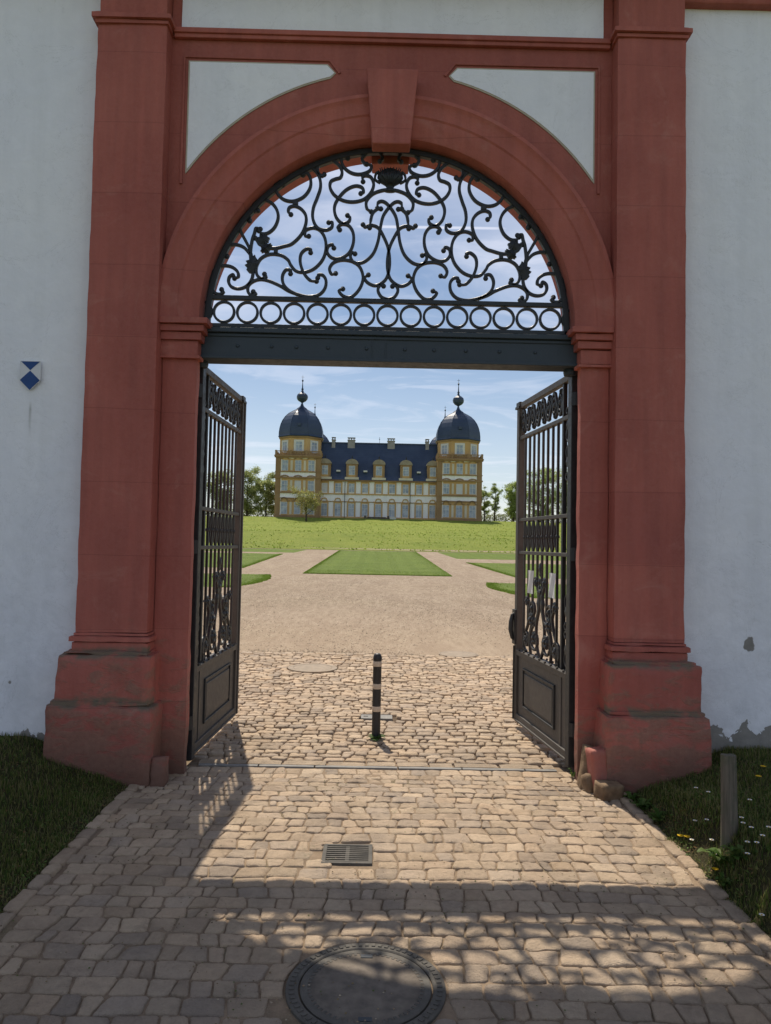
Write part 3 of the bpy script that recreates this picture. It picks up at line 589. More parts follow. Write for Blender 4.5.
    for s_ in (-1, 1):
        for q in (spiral((cx+s_*.17, 1.0), .15, PI/2 if s_ > 0 else PI/2, 1.4, -s_), spiral((cx+s_*.44, .96), .12, -PI/2, 1.4, s_), spiral((cx+s_*.24, 1.30), .11, -PI/2, 1.4, s_)):
            mb = MB(); mb.strap(q, .024, .028); mb.ball((q[-1][0], 0, q[-1][1]), .03, 6); L(mb, 'floor_scroll', DD)
        for q in ([(cx+s_*.02, .83), (cx+s_*.10, .95), (cx+s_*.12, 1.15), (cx+s_*.03, 1.35), (cx+s_*.02, 1.5)], [(cx+s_*.30, .83), (cx+s_*.33, 1.0), (cx+s_*.25, 1.16), (cx+s_*.11, 1.22), (cx+s_*.05, 1.42), (cx+s_*.12, 1.58)], [(cx+s_*.52, .83), (cx+s_*.50, 1.0), (cx+s_*.40, 1.12), (cx+s_*.34, 1.26), (cx+s_*.40, 1.36)]):
            mb = MB(); q = catmull(q, 6); mb.strap(q, .026, .028); mb.ball((q[-1][0], 0, q[-1][1]), .03, 6); L(mb, 'floor_scroll', DD)
        for x, z, r in ((.17, 1.02, .06), (.44, .96, .05), (.26, 1.20, .065), (.13, 1.60, .05), (.42, 1.38, .05)):
            mb = MB(); rosette(mb, cx+s_*x, z, r); L(mb, 'rosette', DD)
    mb = MB()
    for k in range(5):
        zz = 1.38+.075*k; w = .085-.012*k
        for s_ in (-1, 1): mb.ball((cx+s_*w*.7, 0, zz), w*.55, 6, .45, 1.3)
    mb.ball((cx, 0, 1.74), .04, 6, .6, 1.6); L(mb, 'leaf_crest', DD, smooth=True)
    mb = MB(); mb.tube([(LW-.03, .048, .06), (LW-.03, .048, .86)], .010, 6); L(mb, 'drop_bolt', DD)
    for z in (.35, 1.9, 3.3):
        mb = MB(); mb.lathe([(.045, -.06), (.045, .06)], (-.005, 0, z), 10); L(mb, 'hinge', DD)
    return t
HL = (XC-1.69, 6.58, .03); FLx = (-1.555, 8.25); HR = (XC+1.725, 6.58, .03); FRx = (1.585, 8.22)
leafA = make_leaf(); leafB = copy_tree(leafA)
leafA.location = HL; leafA.rotation_euler.z = math.atan2(FLx[1]-HL[1], FLx[0]-HL[0])
leafB.location = HR; leafB.rotation_euler.z = math.atan2(FRx[1]-HR[1], FRx[0]-HR[0])
tag(leafA, 'open iron gate leaf hung on the jamb nearer the blue shield sign', 'gate leaf', 'pair of iron gate leaves')
tag(leafB, 'open iron gate leaf with the pull handle and two paper notices', 'gate leaf', 'pair of iron gate leaves')
mb = MB(); mb.tube([(LW-.03, .045, 1.22), (LW-.03, .07, 1.20), (LW-.03, .085, 1.12), (LW-.03, .088, 1.04), (LW-.03, .07, .95), (LW-.03, .045, .92)], [.012, .02, .026, .026, .02, .012], 8); mb.box(LW-.075, LW+.022, -.055, .055, .88, 1.26)
mb.build('handle', M['doordark'], leafB, smooth=False)
# notices clipped to the bars of that leaf
dirB = Vector((FRx[0]-HR[0], FRx[1]-HR[1], 0)).normalized(); nB = Vector((-dirB.y, dirB.x, 0))
if nB.x > 0: nB = -nB
for (s_, z0, z1, w, lab) in ((.52, 1.50, 1.74, .17, 'white paper notice fixed to the gate bars nearer the jamb'), (1.16, 1.50, 1.74, .17, 'white paper notice fixed to the gate bars nearer the handle')):
    c = Vector(HR)+dirB*s_+nB*.022; c.z = 0
    mb = MB(); n = 6; vs = []; fs = []
    for i in range(n+1):
        for j in range(n+1):
            u_ = (i/n-.5)*w; b = .006*math.sin(i*1.3+j*.8); vs.append((u_, b, (z1-z0)*j/n))
    for i in range(n):
        for j in range(n): a = i*(n+1)+j; fs.append((a, a+n+1, a+n+2, a+1))
    mb.add(vs, fs); o = mb.build('paper_notice', M['paper'], None, smooth=True, loc=(c.x, c.y, z0)); o.rotation_euler.z = math.atan2(dirB.y, dirB.x)
    tag(o, lab, 'notice', 'paper notices on the gate')

# ------------------------------------------------------------------ blue shield sign
sg_ = thing('shield_sign', 'small blue and white heritage shield plate fixed to the plaster wall', 'sign', (-3.035, 6.345, 3.385))
W2, T, CR, CO, TI = .087, .125, .045, -.04, -.125
mb = MB(); mb.prism([(-W2-.003, T+.003), (W2+.003, T+.003), (W2+.003, CO-.002), (0, TI-.004), (-W2-.003, CO-.002)], 0, .006); mb.build('plate', M['signw'], sg_)
mb = MB(); mb.prism([(-W2+.006, T-.002), (W2-.006, T-.002), (0, CR+.003)], -.003, -.0002); mb.build('blue_triangle', M['blue'], sg_)
mb = MB(); mb.prism([(-W2+.002, CO), (0, CR-.002), (W2-.002, CO), (0, TI)], -.003, -.0002); mb.build('blue_diamond', M['blue'], sg_)

# ------------------------------------------------------------------ GROUND
def zf(y):
    K = ((-50, 0), (14, 0), (43, .10), (86, 1.06), (96, 1.55), (108, 2.3), (118, 3.1), (140, 3.8), (165, 5.0), (185, 6.3), (205, 7.5), (225, 9.30), (300, 9.5), (420, 6), (900, -12), (3000, -60))
    if y <= K[0][0]: return 0
    for (a, za), (b, zb) in zip(K, K[1:]):
        if a <= y <= b: return za+(zb-za)*(y-a)/(b-a)
    return K[-1][1]
def vz(x, y=5):
    ax = abs(x-XC); t = max(0, min(1, (ax-2.0)/1.0)); l = .3*t
    if x > 0: k = (1-smoothstep(4.9, 6.2, y)); l = l*(1-k)+k*(.27*smoothstep(1.99, 2.25, ax)+.06*t)
    return l
def sheet(name, xs, ys, fz, m, smooth=True, fx=None):
    vs = []; fs = []; n = len(ys)
    for x in xs:
        for y in ys:
            X = fx(x, y) if fx else x; vs.append((X, y, fz(X, y)))
    for i in range(len(xs)-1):
        for j in range(n-1): a = i*n+j; fs.append((a, a+n, a+n+1, a+1))
    mb = MB(); mb.add(vs, fs); return mb.build(name, m, None, smooth=smooth, fixn=False)
def rng(a, b, n): return [a+(b-a)*i/n for i in range(n+1)]
YS = rng(-60, 90, 60)+rng(93, 330, 79)+[360, 400, 420, 500, 700, 900, 1500, 3000]
tag(sheet('ground', [-2500, -1000, -500, -300, -200]+rng(-150, 150, 20)+[200, 300, 500, 1000, 2500], YS, lambda x, y: zf(y)-.12-(.6 if y > 320 else 0), M['meadow']), kind='structure')
tag(sheet('gravel_path', rng(-75, 75, 60), rng(6.95, 90, 160), lambda x, y: zf(y)-.035+.030*smoothstep(13.1, 13.4, y), M['gravel']), kind='structure')
def bank(x, y):
    e = smoothstep(86, 92, y)
    zz = zf(y)+.02+e*(.28*nz(x*.05, y*.07)+.10*nz(x*.2, y*.25, 3))
    zz += e*.35*(smoothstep(104, 116, y+5*nz(x*.03, 2))-smoothstep(116, 132, y))
    if y > 300: zz -= .4*(y-300)/30
    return zz
ysm = rng(85.6, 140, 70)+rng(142, 330, 60)
tag(sheet('meadow_bank', [-300, -230, -180]+rng(-140, 140, 100)+[180, 230, 300], ysm, bank, M['meadow']), kind='structure')
def lawnp(name, ya, yb, x_in, x_out, nx=24, ny=24):
    def fx(s_, y): a = x_in(y) if callable(x_in) else x_in; b = x_out; return a+(b-a)*s_
    def fz(x, y):
        a = x_in(y) if callable(x_in) else x_in
        e = min(abs(y-ya), abs(yb-y), abs(x-a)); return zf(y)+.035*smoothstep(-.01, .3, e)-.006+.012*nz(x*.6, y*.6)
    ss = [0, .004, .01, .02, .04]+rng(.07, 1, nx); ys = [ya, ya+.12, ya+.3]+rng(ya+.5, yb-.5, ny)+[yb-.3, yb-.12, yb]
    return tag(sheet(name, ss, ys, fz, M['lawn'], fx=fx), kind='structure')
lawnp('lawn_centre', 43.3, 84.2, -4.30, 4.42)
Cl = lambda y: -5.35-.07*abs(y-35.5)**1.7/2 + .15*nz(y*.9, 1); Cr = lambda y: 5.15+.09*abs(y-33)**1.7/2+.15*nz(y*.9, 5)
lawnp('lawn_near_left', 30.2, 41, Cl, -70); lawnp('lawn_near_right', 27.5, 37, Cr, 70)
lawnp('lawn_mid_left', 47.5, 71, lambda y: -8.6-.25*math.sin(y*.4)*0-.02*(y-47), -70); lawnp('lawn_mid_right', 43, 60.5, lambda y: 8.2-.05*(y-44)-0, 70)
lawnp('lawn_far_left', 75, 84.2, lambda y: -8.0-.05*(84-y), -70); lawnp('lawn_far_right', 68, 84.2, lambda y: 6.9+.03*(84-y), 70)

# verges either side of the cobbled road
def vfz(x, y): return vz(x, y)-.012+.018*nz(x*2.2, y*2.2)+.006*nz(x*9, y*9)
for sg in (-1, 1):
    xs = [XC+sg*v for v in rng(1.99, 3.6, 34)+rng(3.9, 14, 18)]
    if sg < 0: xs = xs[::-1]
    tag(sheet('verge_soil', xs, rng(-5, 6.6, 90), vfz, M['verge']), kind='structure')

# cobbles -------------------------------------------------------------
HOLES = [('c', -.01, 3.40, .372), ('r', -.315, .015, 4.66, 4.96)]
HOLES2 = [('c', -.98, 11.73, .40), ('r', -.15, .22, 8.44, 8.64), ('c', .028, 7.66, .055)]
def push(x, y, holes):
    for h in holes:
        if h[0] == 'c':
            dx, dy = x-h[1], y-h[2]; d = math.hypot(dx, dy)
            if d < h[3]: d = d or 1e-6; x, y = h[1]+dx/d*h[3], h[2]+dy/d*h[3]
        else:
            if h[1] < x < h[2] and h[3] < y < h[4]:
                c = [(x-h[1], 0), (h[2]-x, 1), (y-h[3], 2), (h[4]-y, 3)]; k = min(c)[1]
                if k == 0: x = h[1]
                elif k == 1: x = h[2]
                elif k == 2: y = h[3]
                else: y = h[4]
    return x, y
def inside(x, y, holes, m=.02):
    for h in holes:
        if h[0] == 'c' and math.hypot(x-h[1], y-h[2]) < h[3]+m: return True
        if h[0] == 'r' and h[1]-m < x < h[2]+m and h[3]-m < y < h[4]+m: return True
    return False
PALN = [(.40,.295,.20), (.44,.33,.225), (.36,.265,.185), (.47,.36,.25), (.34,.265,.20), (.41,.295,.195), (.31,.24,.18)]
def cell(mb, P4, ht, holes, gap=.006, m=4, bulge=.005, rings=None, rough=1.0, cut=.10):
    """one flat-topped paving stone filling the four-cornered cell P4 (shared corners) less the joint gap"""
    c = (sum(p[0] for p in P4)/4, sum(p[1] for p in P4)/4)
    if inside(c[0], c[1], holes, 0): return
    W_ = (math.dist(P4[0], P4[1])+math.dist(P4[3], P4[2]))/2; H_ = (math.dist(P4[0], P4[3])+math.dist(P4[1], P4[2]))/2
    if W_ < .03 or H_ < .03: return
    gu, gv = gap/W_, gap/H_; cu, cv = min(.3, cut*.12/W_*1.1), min(.3, cut*.12/H_*1.1); uv = []
    k4 = [random.uniform(.5, 2.0) for _ in range(4)]
    for e in range(4):
        a = k4[e]; b = k4[(e+1) % 4]; (c1, c2) = (cu, cv) if e % 2 == 0 else (cv, cu)
        ts = [c1*a, c1*a*.35+0] if False else None
        for q in range(m+1):
            t = c1*a+(1-c1*a-c1*b)*q/m; w = random.uniform(-.012, .012)+.02*math.sin(q*1.7+a*9)*.6
            w = abs(w) if q in (0, m) else w+.006
            if e == 0: uv.append((t, w))
            elif e == 1: uv.append((1-w, t))
            elif e == 2: uv.append((1-t, 1-w))
            else: uv.append((w, 1-t))
    out = []
    for u_, v_ in uv:
        u_ = gu+(1-2*gu)*u_; v_ = gv+(1-2*gv)*v_
        x = (P4[0][0]*(1-u_)+P4[1][0]*u_)*(1-v_)+(P4[3][0]*(1-u_)+P4[2][0]*u_)*v_; y = (P4[0][1]*(1-u_)+P4[1][1]*u_)*(1-v_)+(P4[3][1]*(1-u_)+P4[2][1]*u_)*v_
        out.append(push(x, y, holes))
    n = len(out); cx = sum(p[0] for p in out)/n; cy = sum(p[1] for p in out)/n
    rings = rings or ((1.02, -.03), (1.0, -.006), (.972, -.0015), (.90, .5), (.6, .85), (.28, 1.0))
    tx, ty = random.uniform(-.03, .03), random.uniform(-.04, .035); b = bulge*random.uniform(.3, 1.5); vs = []; fs = []; sd = random.uniform(0, 50)
    for sc, z in rings:
        for x, y in out:
            X, Y = cx+(x-cx)*sc, cy+(y-cy)*sc; h = ht+(z if z < 0 else z*b)
            if z > -.02: h += (X-cx)*tx+(Y-cy)*ty+rough*(.005*nz(X*16, Y*16, sd)+.003*nz(X*42, Y*42, sd))
            vs.append((X, Y, h))
    for i in range(len(rings)-1):
        for k in range(n): fs.append((i*n+k, i*n+(k+1) % n, (i+1)*n+(k+1) % n, (i+1)*n+k))
    vs.append((cx, cy, ht+b+rough*.005*nz(cx*16, cy*16, sd))); q = (len(rings)-1)*n
    for k in range(n): fs.append((q+k, q+(k+1) % n, len(rings)*n))
    col = random.choice(PALN); w = random.uniform(.70, 1.18); w2 = random.uniform(-.010, .010)
    w *= 1.34; mb.add(vs, fs, (col[0]*w+w2, col[1]*w, col[2]*w-w2))
def courses(mb, x0, x1, y0, y1, dr, wr_, wobf, holes, ht, straight_top=False, **kw):
    """rows of stones between wavering course lines that neighbouring rows share"""
    y = y0; ph = 0; prev = lambda x: y0
    while y < y1-.02:
        d = random.uniform(*dr); ny = y+d
        if y1-ny < dr[0]*.7: ny = y1
        sd = random.uniform(0, 99)
        if ny >= y1: nxt = lambda x: y1
        else: nxt = (lambda x, ny=ny, sd=sd: ny+wobf(x, ny)+.010*nz(x*6, sd))
        x = x0+random.uniform(-.04, .04); xa = xb = x
        while x < x1:
            w = random.uniform(*wr_) if random.random() < .85 else random.uniform(wr_[0]*.6, wr_[0])
            x2 = x+w
            if x1-x2 < wr_[0]*.5: x2 = x1+random.uniform(-.015, .015)
            s_ = random.uniform(-.016, .016); na, nb_ = x2-s_, x2+s_
            cell(mb, [(xa, prev(xa)), (na, prev(na)), (nb_, nxt(nb_)), (xb, nxt(xb))], ht(x, y), holes, **kw)
            xa, xb, x = na, nb_, x2
            if x2 >= x1-.02: break
        y = ny; prev = nxt
mb = MB()
courses(mb, XC-1.915, XC+1.915, 1.3, 6.60, (.100, .148), (.10, .20), lambda x, y: .030*nz(x*.8, y*.9)+.012*nz(x*2.6, y*3), HOLES, lambda x, y: -.003+random.uniform(-.0035, .0035)+.010*nz(x*.7, y*.7), gap=.0035, cut=.07, bulge=.004, rough=1.25)
for sg in (-1, 1):
    y = 1.3
    while y < 5.95:
        L_ = random.uniform(.14, .30); xx = XC+sg*1.965+.012*nz(y*.6, sg); a, b = xx-.047, xx+.047+random.uniform(0, .015)
        if sg < 0: a, b = xx-.047-random.uniform(0, .015), xx+.047
        cell(mb, [(a, y), (b, y), (b, y+L_), (a, y+L_)], .004+random.uniform(-.004, .008), HOLES, gap=.005, bulge=.008); y += L_
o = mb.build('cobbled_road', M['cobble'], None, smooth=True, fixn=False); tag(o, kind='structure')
# threshold strip
mb = MB(); 
x = XC-1.6
while x < XC+1.6:
    L_ = random.uniform(.45, .8); L_ = min(L_, XC+1.6-x)
    if L_ < .1: break
    worn(mb, x+.004, x+L_-.004, 6.615, 6.665, -.03, .004, step=.05, r=.006, amp=.004); x += L_
o = mb.build('threshold_strip', M['steelgrey'], None, fixn=False, smooth=False); tag(o, kind='structure')
mb = MB(); x = XC-1.62
while x < XC+1.60:
    L_ = random.uniform(.18, .42); worn(mb, x+.006, min(x+L_, XC+1.6)-.006, 6.675, 6.80, -.03, .004+random.uniform(-.004, .004), step=.05, r=.014, amp=.008, off=x); x += L_
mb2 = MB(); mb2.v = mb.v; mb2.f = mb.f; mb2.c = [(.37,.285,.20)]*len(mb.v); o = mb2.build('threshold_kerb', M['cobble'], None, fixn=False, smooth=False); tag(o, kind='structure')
# forecourt setts beyond the gate: smaller, rougher, wandering courses
mb = MB()
courses(mb, -4.6, 4.6, 6.82, 13.32, (.10, .15), (.11, .22), lambda x, y: (.07*nz(x*.5, y*.3)+.045*nz(x*1.5, y*1.4, 7))*smoothstep(6.8, 7.3, y), HOLES2, lambda x, y: -.004+random.uniform(-.009, .008)+.012*nz(x*.6, y*.6), gap=.0055, m=3, bulge=.005, rings=((1.02, -.035), (1.0, -.008), (.94, .1), (.5, .9)), cut=.11, rough=1.5)
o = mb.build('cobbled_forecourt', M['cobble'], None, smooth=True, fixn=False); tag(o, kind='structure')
tag(sheet('road_bed', rng(-2.0, 2.1, 20), rng(-5, 6.62, 60), lambda x, y: -.0105+.006*nz(x*4, y*4)+.004*nz(x*11, y*11), M['soil']), kind='structure')
tag(sheet('forecourt_bed', rng(-5, 5.1, 60), rng(6.6, 13.6, 60), lambda x, y: -.028+.008*nz(x*4, y*4)-.03*smoothstep(13.1, 13.4, y), M['darksoil']), kind='structure')
tag(sheet('threshold_bed', rng(-8, 8, 4), [6.60, 6.98], lambda x, y: -.026, M['soil']), kind='structure')

# loose grit and pebbles on the gravel
mb = MB()
for i in range(42000):
    y = 13.35+26*random.random()**1.6; x = random.uniform(-1, 1)*(2.2+.24*y)
    if (x < Cl(y)+.1 and y > 29.5) or (x > Cr(y)-.1 and 27 < y < 38): continue
    if nz(x*.35, y*.18, 8) < random.uniform(-.6, .35): continue
    q = random.uniform(.006, .019)*(1+y*.012); z = zf(y)-.006; a = random.uniform(0, 6.3); k = random.choice([.6, .8, 1, 1.1, 1.35]); c = random.choice([(.36,.29,.21), (.30,.23,.165), (.44,.37,.28), (.24,.19,.14)])
    mb.add([(x+q*math.cos(a+b), y+q*1.1*math.sin(a+b), z) for b in (0, 1.6, 3.1, 4.7)]+[(x+q*.1, y-q*.1, z+q*.62)], [(0,1,4), (1,2,4), (2,3,4), (3,0,4)], tuple(v*k for v in c))
o = mb.build('gravel', M['pebble'], None, fixn=False); tag(o, 'loose grit and small pebbles scattered over the gravel path', 'gravel', kind='stuff')
# manhole cover near the camera
MHS = 1
mh = thing('manhole_cover', 'large round manhole cover with toothed iron rim and concrete infill, half in shadow', 'manhole cover', (-.01, 3.40, 0))
mb = MB(); mb.lathe([(.375, -.05), (.375, .002), (.368, .006), (.322, .006), (.316, .000), (.316, -.03)], (0,0,0), 72, caps=False); mb.build('frame', M['cast'], mh, smooth=False)
mb = MB()
for k in range(64):
    t = 2*PI*k/64; a = Vector((math.cos(t), math.sin(t), 0)); b = Vector((-a.y, a.x, 0)); c = a*.347
    P_ = [c+a*.012+b*.009, c+a*.012-b*.009, c-a*.012-b*.009, c-a*.012+b*.009]; mb.add([tuple(p+Vector((0,0,.0058))) for p in P_]+[tuple(p+Vector((0,0,.011))) for p in P_], [(0,3,2,1), (4,5,6,7), (0,1,5,4), (1,2,6,5), (2,3,7,6), (3,0,4,7)])
mb.build('frame_studs', M['cast'], mh)
mb = MB(); mb.lathe([(.308, -.03), (.308, .003), (.302, .006), (.276, .006), (.272, .002)], (0,0,0), 72, caps=False)
for k in range(60):
    t = 2*PI*k/60; a = Vector((math.cos(t), math.sin(t), 0)); b = Vector((-a.y, a.x, 0)); c = a*.270
    P_ = [c+a*.010+b*.007, c+a*.010-b*.007, c-a*.012-b*.007, c-a*.012+b*.007]; mb.add([tuple(p) for p in P_]+[tuple(p+Vector((0,0,.0055))) for p in P_], [(0,3,2,1), (4,5,6,7), (0,1,5,4), (1,2,6,5), (2,3,7,6), (3,0,4,7)])
mb.build('lid_rim', M['cast'], mh)
mb = MB(); mb.lathe([(.273, -.02), (.273, .0035), (.13, .0045), (.001, .005)], (0,0,0), 64, caps=False); mb.build('concrete_infill', M['concrete'], mh, smooth=True)
for yy in (-.245, .245):
    mb = MB(); mb.box(-.03, .03, yy-.014, yy+.014, -.01, .0075); mb.build('lifting_slot', M['iron'], mh)
mh.scale = (.96, .96, .8)
mh2 = thing('manhole_cover', 'dusty round manhole cover set in the cobbles beyond the gate', 'manhole cover', (-.98, 11.73, .004))
mb = MB(); mb.lathe([(.39, -.05), (.39, .004), (.31, .006), (.305, .0), (.30, .0)], (0,0,0), 48, caps=False); mb.build('frame', M['castlight'], mh2)
mb = MB(); mb.lathe([(.30, -.03), (.30, .004), (.15, .006), (.001, .006)], (0,0,0), 48, caps=False); mb.build('lid', M['castlight'], mh2)
mh3 = thing('manhole_cover', 'flat round cover at the edge of the gravel beyond the cobbles', 'manhole cover', (1.52, 13.45, .002))
mb = MB(); mb.lathe([(.33, -.05), (.33, .008), (.28, .012), (.001, .014)], (0,0,0), 40, caps=False); mb.build('lid', M['castlight'], mh3)
mb = MB(); mb.lathe([(.36, -.05), (.36, .006), (.335, .008), (.334, .0)], (0,0,0), 40, caps=False); mb.build('frame', M['castlight'], mh3)
# rectangular service plate behind the bollard
sp = thing('service_plate', 'pale rectangular steel plate in the cobbles just behind the bollard', 'plate', (.035, 8.54, 0))
mb = MB(); mb.box(-.18, .18, -.095, .095, -.03, .004); mb.build('plate', M['steelgrey'], sp, bevel=.003)
mb = MB(); mb.box(-.012, .012, -.08, .08, .004, .008); mb.box(-.15, -.10, -.012, .012, .004, .008); mb.build('lifting_bar', M['cast'], sp)
# drain grate
dg = thing('drain_grate', 'rectangular slotted iron drain grate sunk in the sunlit cobbles', 'drain', (-.15, 4.81, 0))
mb = MB()
for b in ((-.16, .16, -.145, -.122), (-.16, .16, .122, .145), (-.16, -.135, -.122, .122), (.135, .16, -.122, .122)): mb.box(b[0], b[1], b[2], b[3], -.06, .004)
mb.build('frame', M['cast'], dg, bevel=.002)
for k in range(8):
    yy = -.105+.03*k; mb = MB(); mb.box(-.136, .136, yy-.0075, yy+.0075, -.04, .001); mb.build('grate_bar', M['cast'], dg, bevel=.0015)
mb = MB(); mb.box(-.012, .012, -.122, .122, -.035, -.001); mb.build('cross_rib', M['cast'], dg)
mb = MB(); mb.box(-.136, .136, -.122, .122, -.10, -.055); mb.build('sump', M['iron'], dg)

# ------------------------------------------------------------------ bollard and wooden post
bl = thing('bollard', 'slim black bollard with three pale reflective bands standing in the passage', 'bollard', (.028, 7.66, 0))
mb = MB(); mb.lathe([(.044, -.05), (.044, .79), (.046, .795), (.046, .81), (.043, .825), (.036, .845), (.020, .857), (.002, .860)], (0,0,0), 24); o = mb.build('shaft', M['bollard'], bl, smooth=True); w = o.modifiers.new('es', 'EDGE_SPLIT'); w.split_angle = .6
for z0 in (.725, .495, .265):
    mb = MB(); mb.lathe([(.0445, z0), (.0455, z0+.002), (.0455, z0+.051), (.0445, z0+.053)], (0,0,0), 24, caps=False); mb.build('reflective_band', M['band'], bl, smooth=True)
mb = MB(); mb.lathe([(.058, -.02), (.058, .004), (.046, .010)], (0,0,0), 20, caps=False); mb.build('collar', M['cast'], bl)
mb = MB(); 
for k in range(14):
    a = k/13; mb.tube([(.04*math.cos(k*2.4), .04*math.sin(k*2.4), 0) , (.05*math.cos(k*2.4), .05*math.sin(k*2.4), 0)], .002, 4)
pz = vz(2.225, 4.62)
mb = MB(); n = 14; rings = 26; vs = []; fs = []
for j in range(rings+1):
    z = -.12+.615*j/rings
    for k in range(n):
        t = 2*PI*k/n; r = .045*(1+.10*math.cos(2*t+.5))*(1+.05*nz(math.cos(t)*2, math.sin(t)*2, z*2)+.06*nz(math.cos(t)*5, math.sin(t)*5, z*.8))*(1.06-.12*j/rings)
        vs.append((r*math.cos(t), r*math.sin(t), z+(.012*nz(t, 3) if j == rings else 0)))
for j in range(rings):
    for k in range(n): fs.append((j*n+k, j*n+(k+1) % n, (j+1)*n+(k+1) % n, (j+1)*n+k))
fs.append(tuple(rings*n+k for k in range(n))); mb.add(vs, fs)
o = mb.build('wooden_post', M['wood'], None, smooth=True, loc=(2.225, 4.62, pz)); o.rotation_euler = (.0, -.015, 0); w = o.modifiers.new('es', 'EDGE_SPLIT'); w.split_angle = .9
tag(o, 'short weathered grey wooden post standing in the shaded grass', 'post')

# ------------------------------------------------------------------ grass, weeds, flowers
def gz(x, y): return vfz(x, y)
def blade(mb, x, y, z, h, w, lean, az, col):
    dx, dy = math.cos(az), math.sin(az); px, py = -dy*w/2, dx*w/2
    m = (x+dx*lean*.35, y+dy*lean*.35, z+h*.6); tp = (x+dx*lean, y+dy*lean, z+h)
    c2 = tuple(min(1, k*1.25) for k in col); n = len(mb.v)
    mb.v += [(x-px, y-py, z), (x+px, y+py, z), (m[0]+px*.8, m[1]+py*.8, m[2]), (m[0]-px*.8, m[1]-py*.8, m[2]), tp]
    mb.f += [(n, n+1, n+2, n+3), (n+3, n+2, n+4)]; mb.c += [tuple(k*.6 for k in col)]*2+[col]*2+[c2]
GC = [(.075,.13,.025), (.11,.17,.035), (.055,.10,.02), (.15,.19,.045), (.20,.20,.06), (.25,.22,.10)]
for sg in (-1, 1):
    mb = MB(); nb = 80000
    for i in range(nb):
        ax = 1.985+(random.random()**1.7)*3.2; x = XC+sg*ax; y = random.uniform(2.0, 6.37)
        e = smoothstep(1.97, 2.16, ax+.14*nz(x*3, y*3)); dens = .30+.70*e*(.55+.45*smoothstep(-.35, .15, nz(x*1.3, y*1.3, 5)))
        if random.random() > dens: continue
        h = random.uniform(.014, .038)*(.6+.7*e)*(1+.7*max(0, nz(x*2, y*2, 9))); c = random.choice(GC if random.random() < .8 else GC[4:])
        if e < .5 and random.random() < .35: c = GC[5]
        blade(mb, x, y, gz(x, y)-.002, h, random.uniform(.003, .006), random.uniform(0, .03), random.uniform(0, 2*PI), c)
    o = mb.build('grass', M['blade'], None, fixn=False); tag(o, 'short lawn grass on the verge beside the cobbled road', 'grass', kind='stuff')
def tufts(name, lab, n, fx, cols, hh, ww):
    mb = MB()
    for i in range(n):
        p = fx()
        if p is None: continue
        x, y, z = p; k = random.uniform(.6, 1.15); c = random.choice(cols)
        for q in range(2):
            a = random.uniform(0, 2*PI); h = hh*random.uniform(.5, 1.3); w_ = ww*random.uniform(.5, 1.2); dx, dy = math.cos(a)*w_, math.sin(a)*w_; lx, ly = random.uniform(-.4, .4)*h, random.uniform(-.4, .4)*h
            mb.add([(x-dx, y-dy, z-.02), (x+dx, y+dy, z-.02), (x+dx*.4+lx, y+dy*.4+ly, z+h)], [(0, 1, 2)], tuple(v*k for v in c))
    o = mb.build(name, M['blade'], None, fixn=False); tag(o, lab, 'grass', kind='stuff')
def bankp():
    y = 86.5+random.random()**1.3*138; x = random.uniform(-70, 70)
    if nz(x*.08, y*.12, 4) < random.uniform(-.5, .3): return None
    return x, y, bank(x, y)
tufts('meadow_grass', 'tall yellowish grass tufts on the bank below the palace', 12000, bankp, [(.34,.48,.07), (.42,.50,.10), (.46,.48,.13), (.26,.38,.05)], .16, .13)
def lawnpt():
    k = random.random(); e = abs(random.gauss(0, .25)) if random.random() < .6 else random.random()*6
    if k < .45:
        q = random.random()
        if q < .4: y, x = 43.25+e*.6, random.uniform(-4.3, 4.42)
        elif q < .7: y, x = random.uniform(43.3, 84), -4.33+e
        else: y, x = random.uniform(43.3, 84), 4.45-e
    elif k < .6: y = random.uniform(30.2, 41); x = Cl(y)+.05-e
    elif k < .75: y = random.uniform(27.5, 37); x = Cr(y)-.05+e
    elif k < .88: y = random.uniform(47.5, 71); x = -8.6-.02*(y-47)+.04-e
    else: y = random.uniform(43, 60.5); x = 8.2-.05*(y-44)-.04+e
    return x, y, zf(y)+.015
tufts('lawn_grass', 'short tufted grass of the garden lawns', 30000, lawnpt, [(.22,.33,.05), (.28,.38,.07), (.18,.28,.04)], .03, .05)
def clover(lab, n, xr, dens_x, seed):
    mb = MB()
    for i in range(n):
        x = XC+random.choice(xr)*(2.0+random.random()**1.5*2.0); y = random.uniform(2.6, 6.3)
        if nz(x*2.1, y*2.1, seed) < -.05: continue
        z = gz(x, y)+random.uniform(.008, .03); a = random.uniform(0, 6.3); q = random.uniform(.006, .015); c = random.choice([(.10,.18,.04), (.14,.22,.05), (.08,.13,.035), (.22,.20,.07), (.20,.12,.05)])
        t_ = random.uniform(-.006, .006)
        mb.add([(x+q*math.cos(a), y+q*math.sin(a), z+t_), (x-q*.6*math.sin(a), y+q*.6*math.cos(a), z), (x-q*math.cos(a), y-q*math.sin(a), z-t_), (x+q*.6*math.sin(a), y-q*.6*math.cos(a), z)], [(0,1,2,3)], c)
    o = mb.build('clover_leaves', M['blade'], None, fixn=False); tag(o, lab, 'clover', kind='stuff')
clover('small clover and daisy leaves mixed through the verge grass', 9000, (-1, 1, 1), 0, 3)
mb = MB()
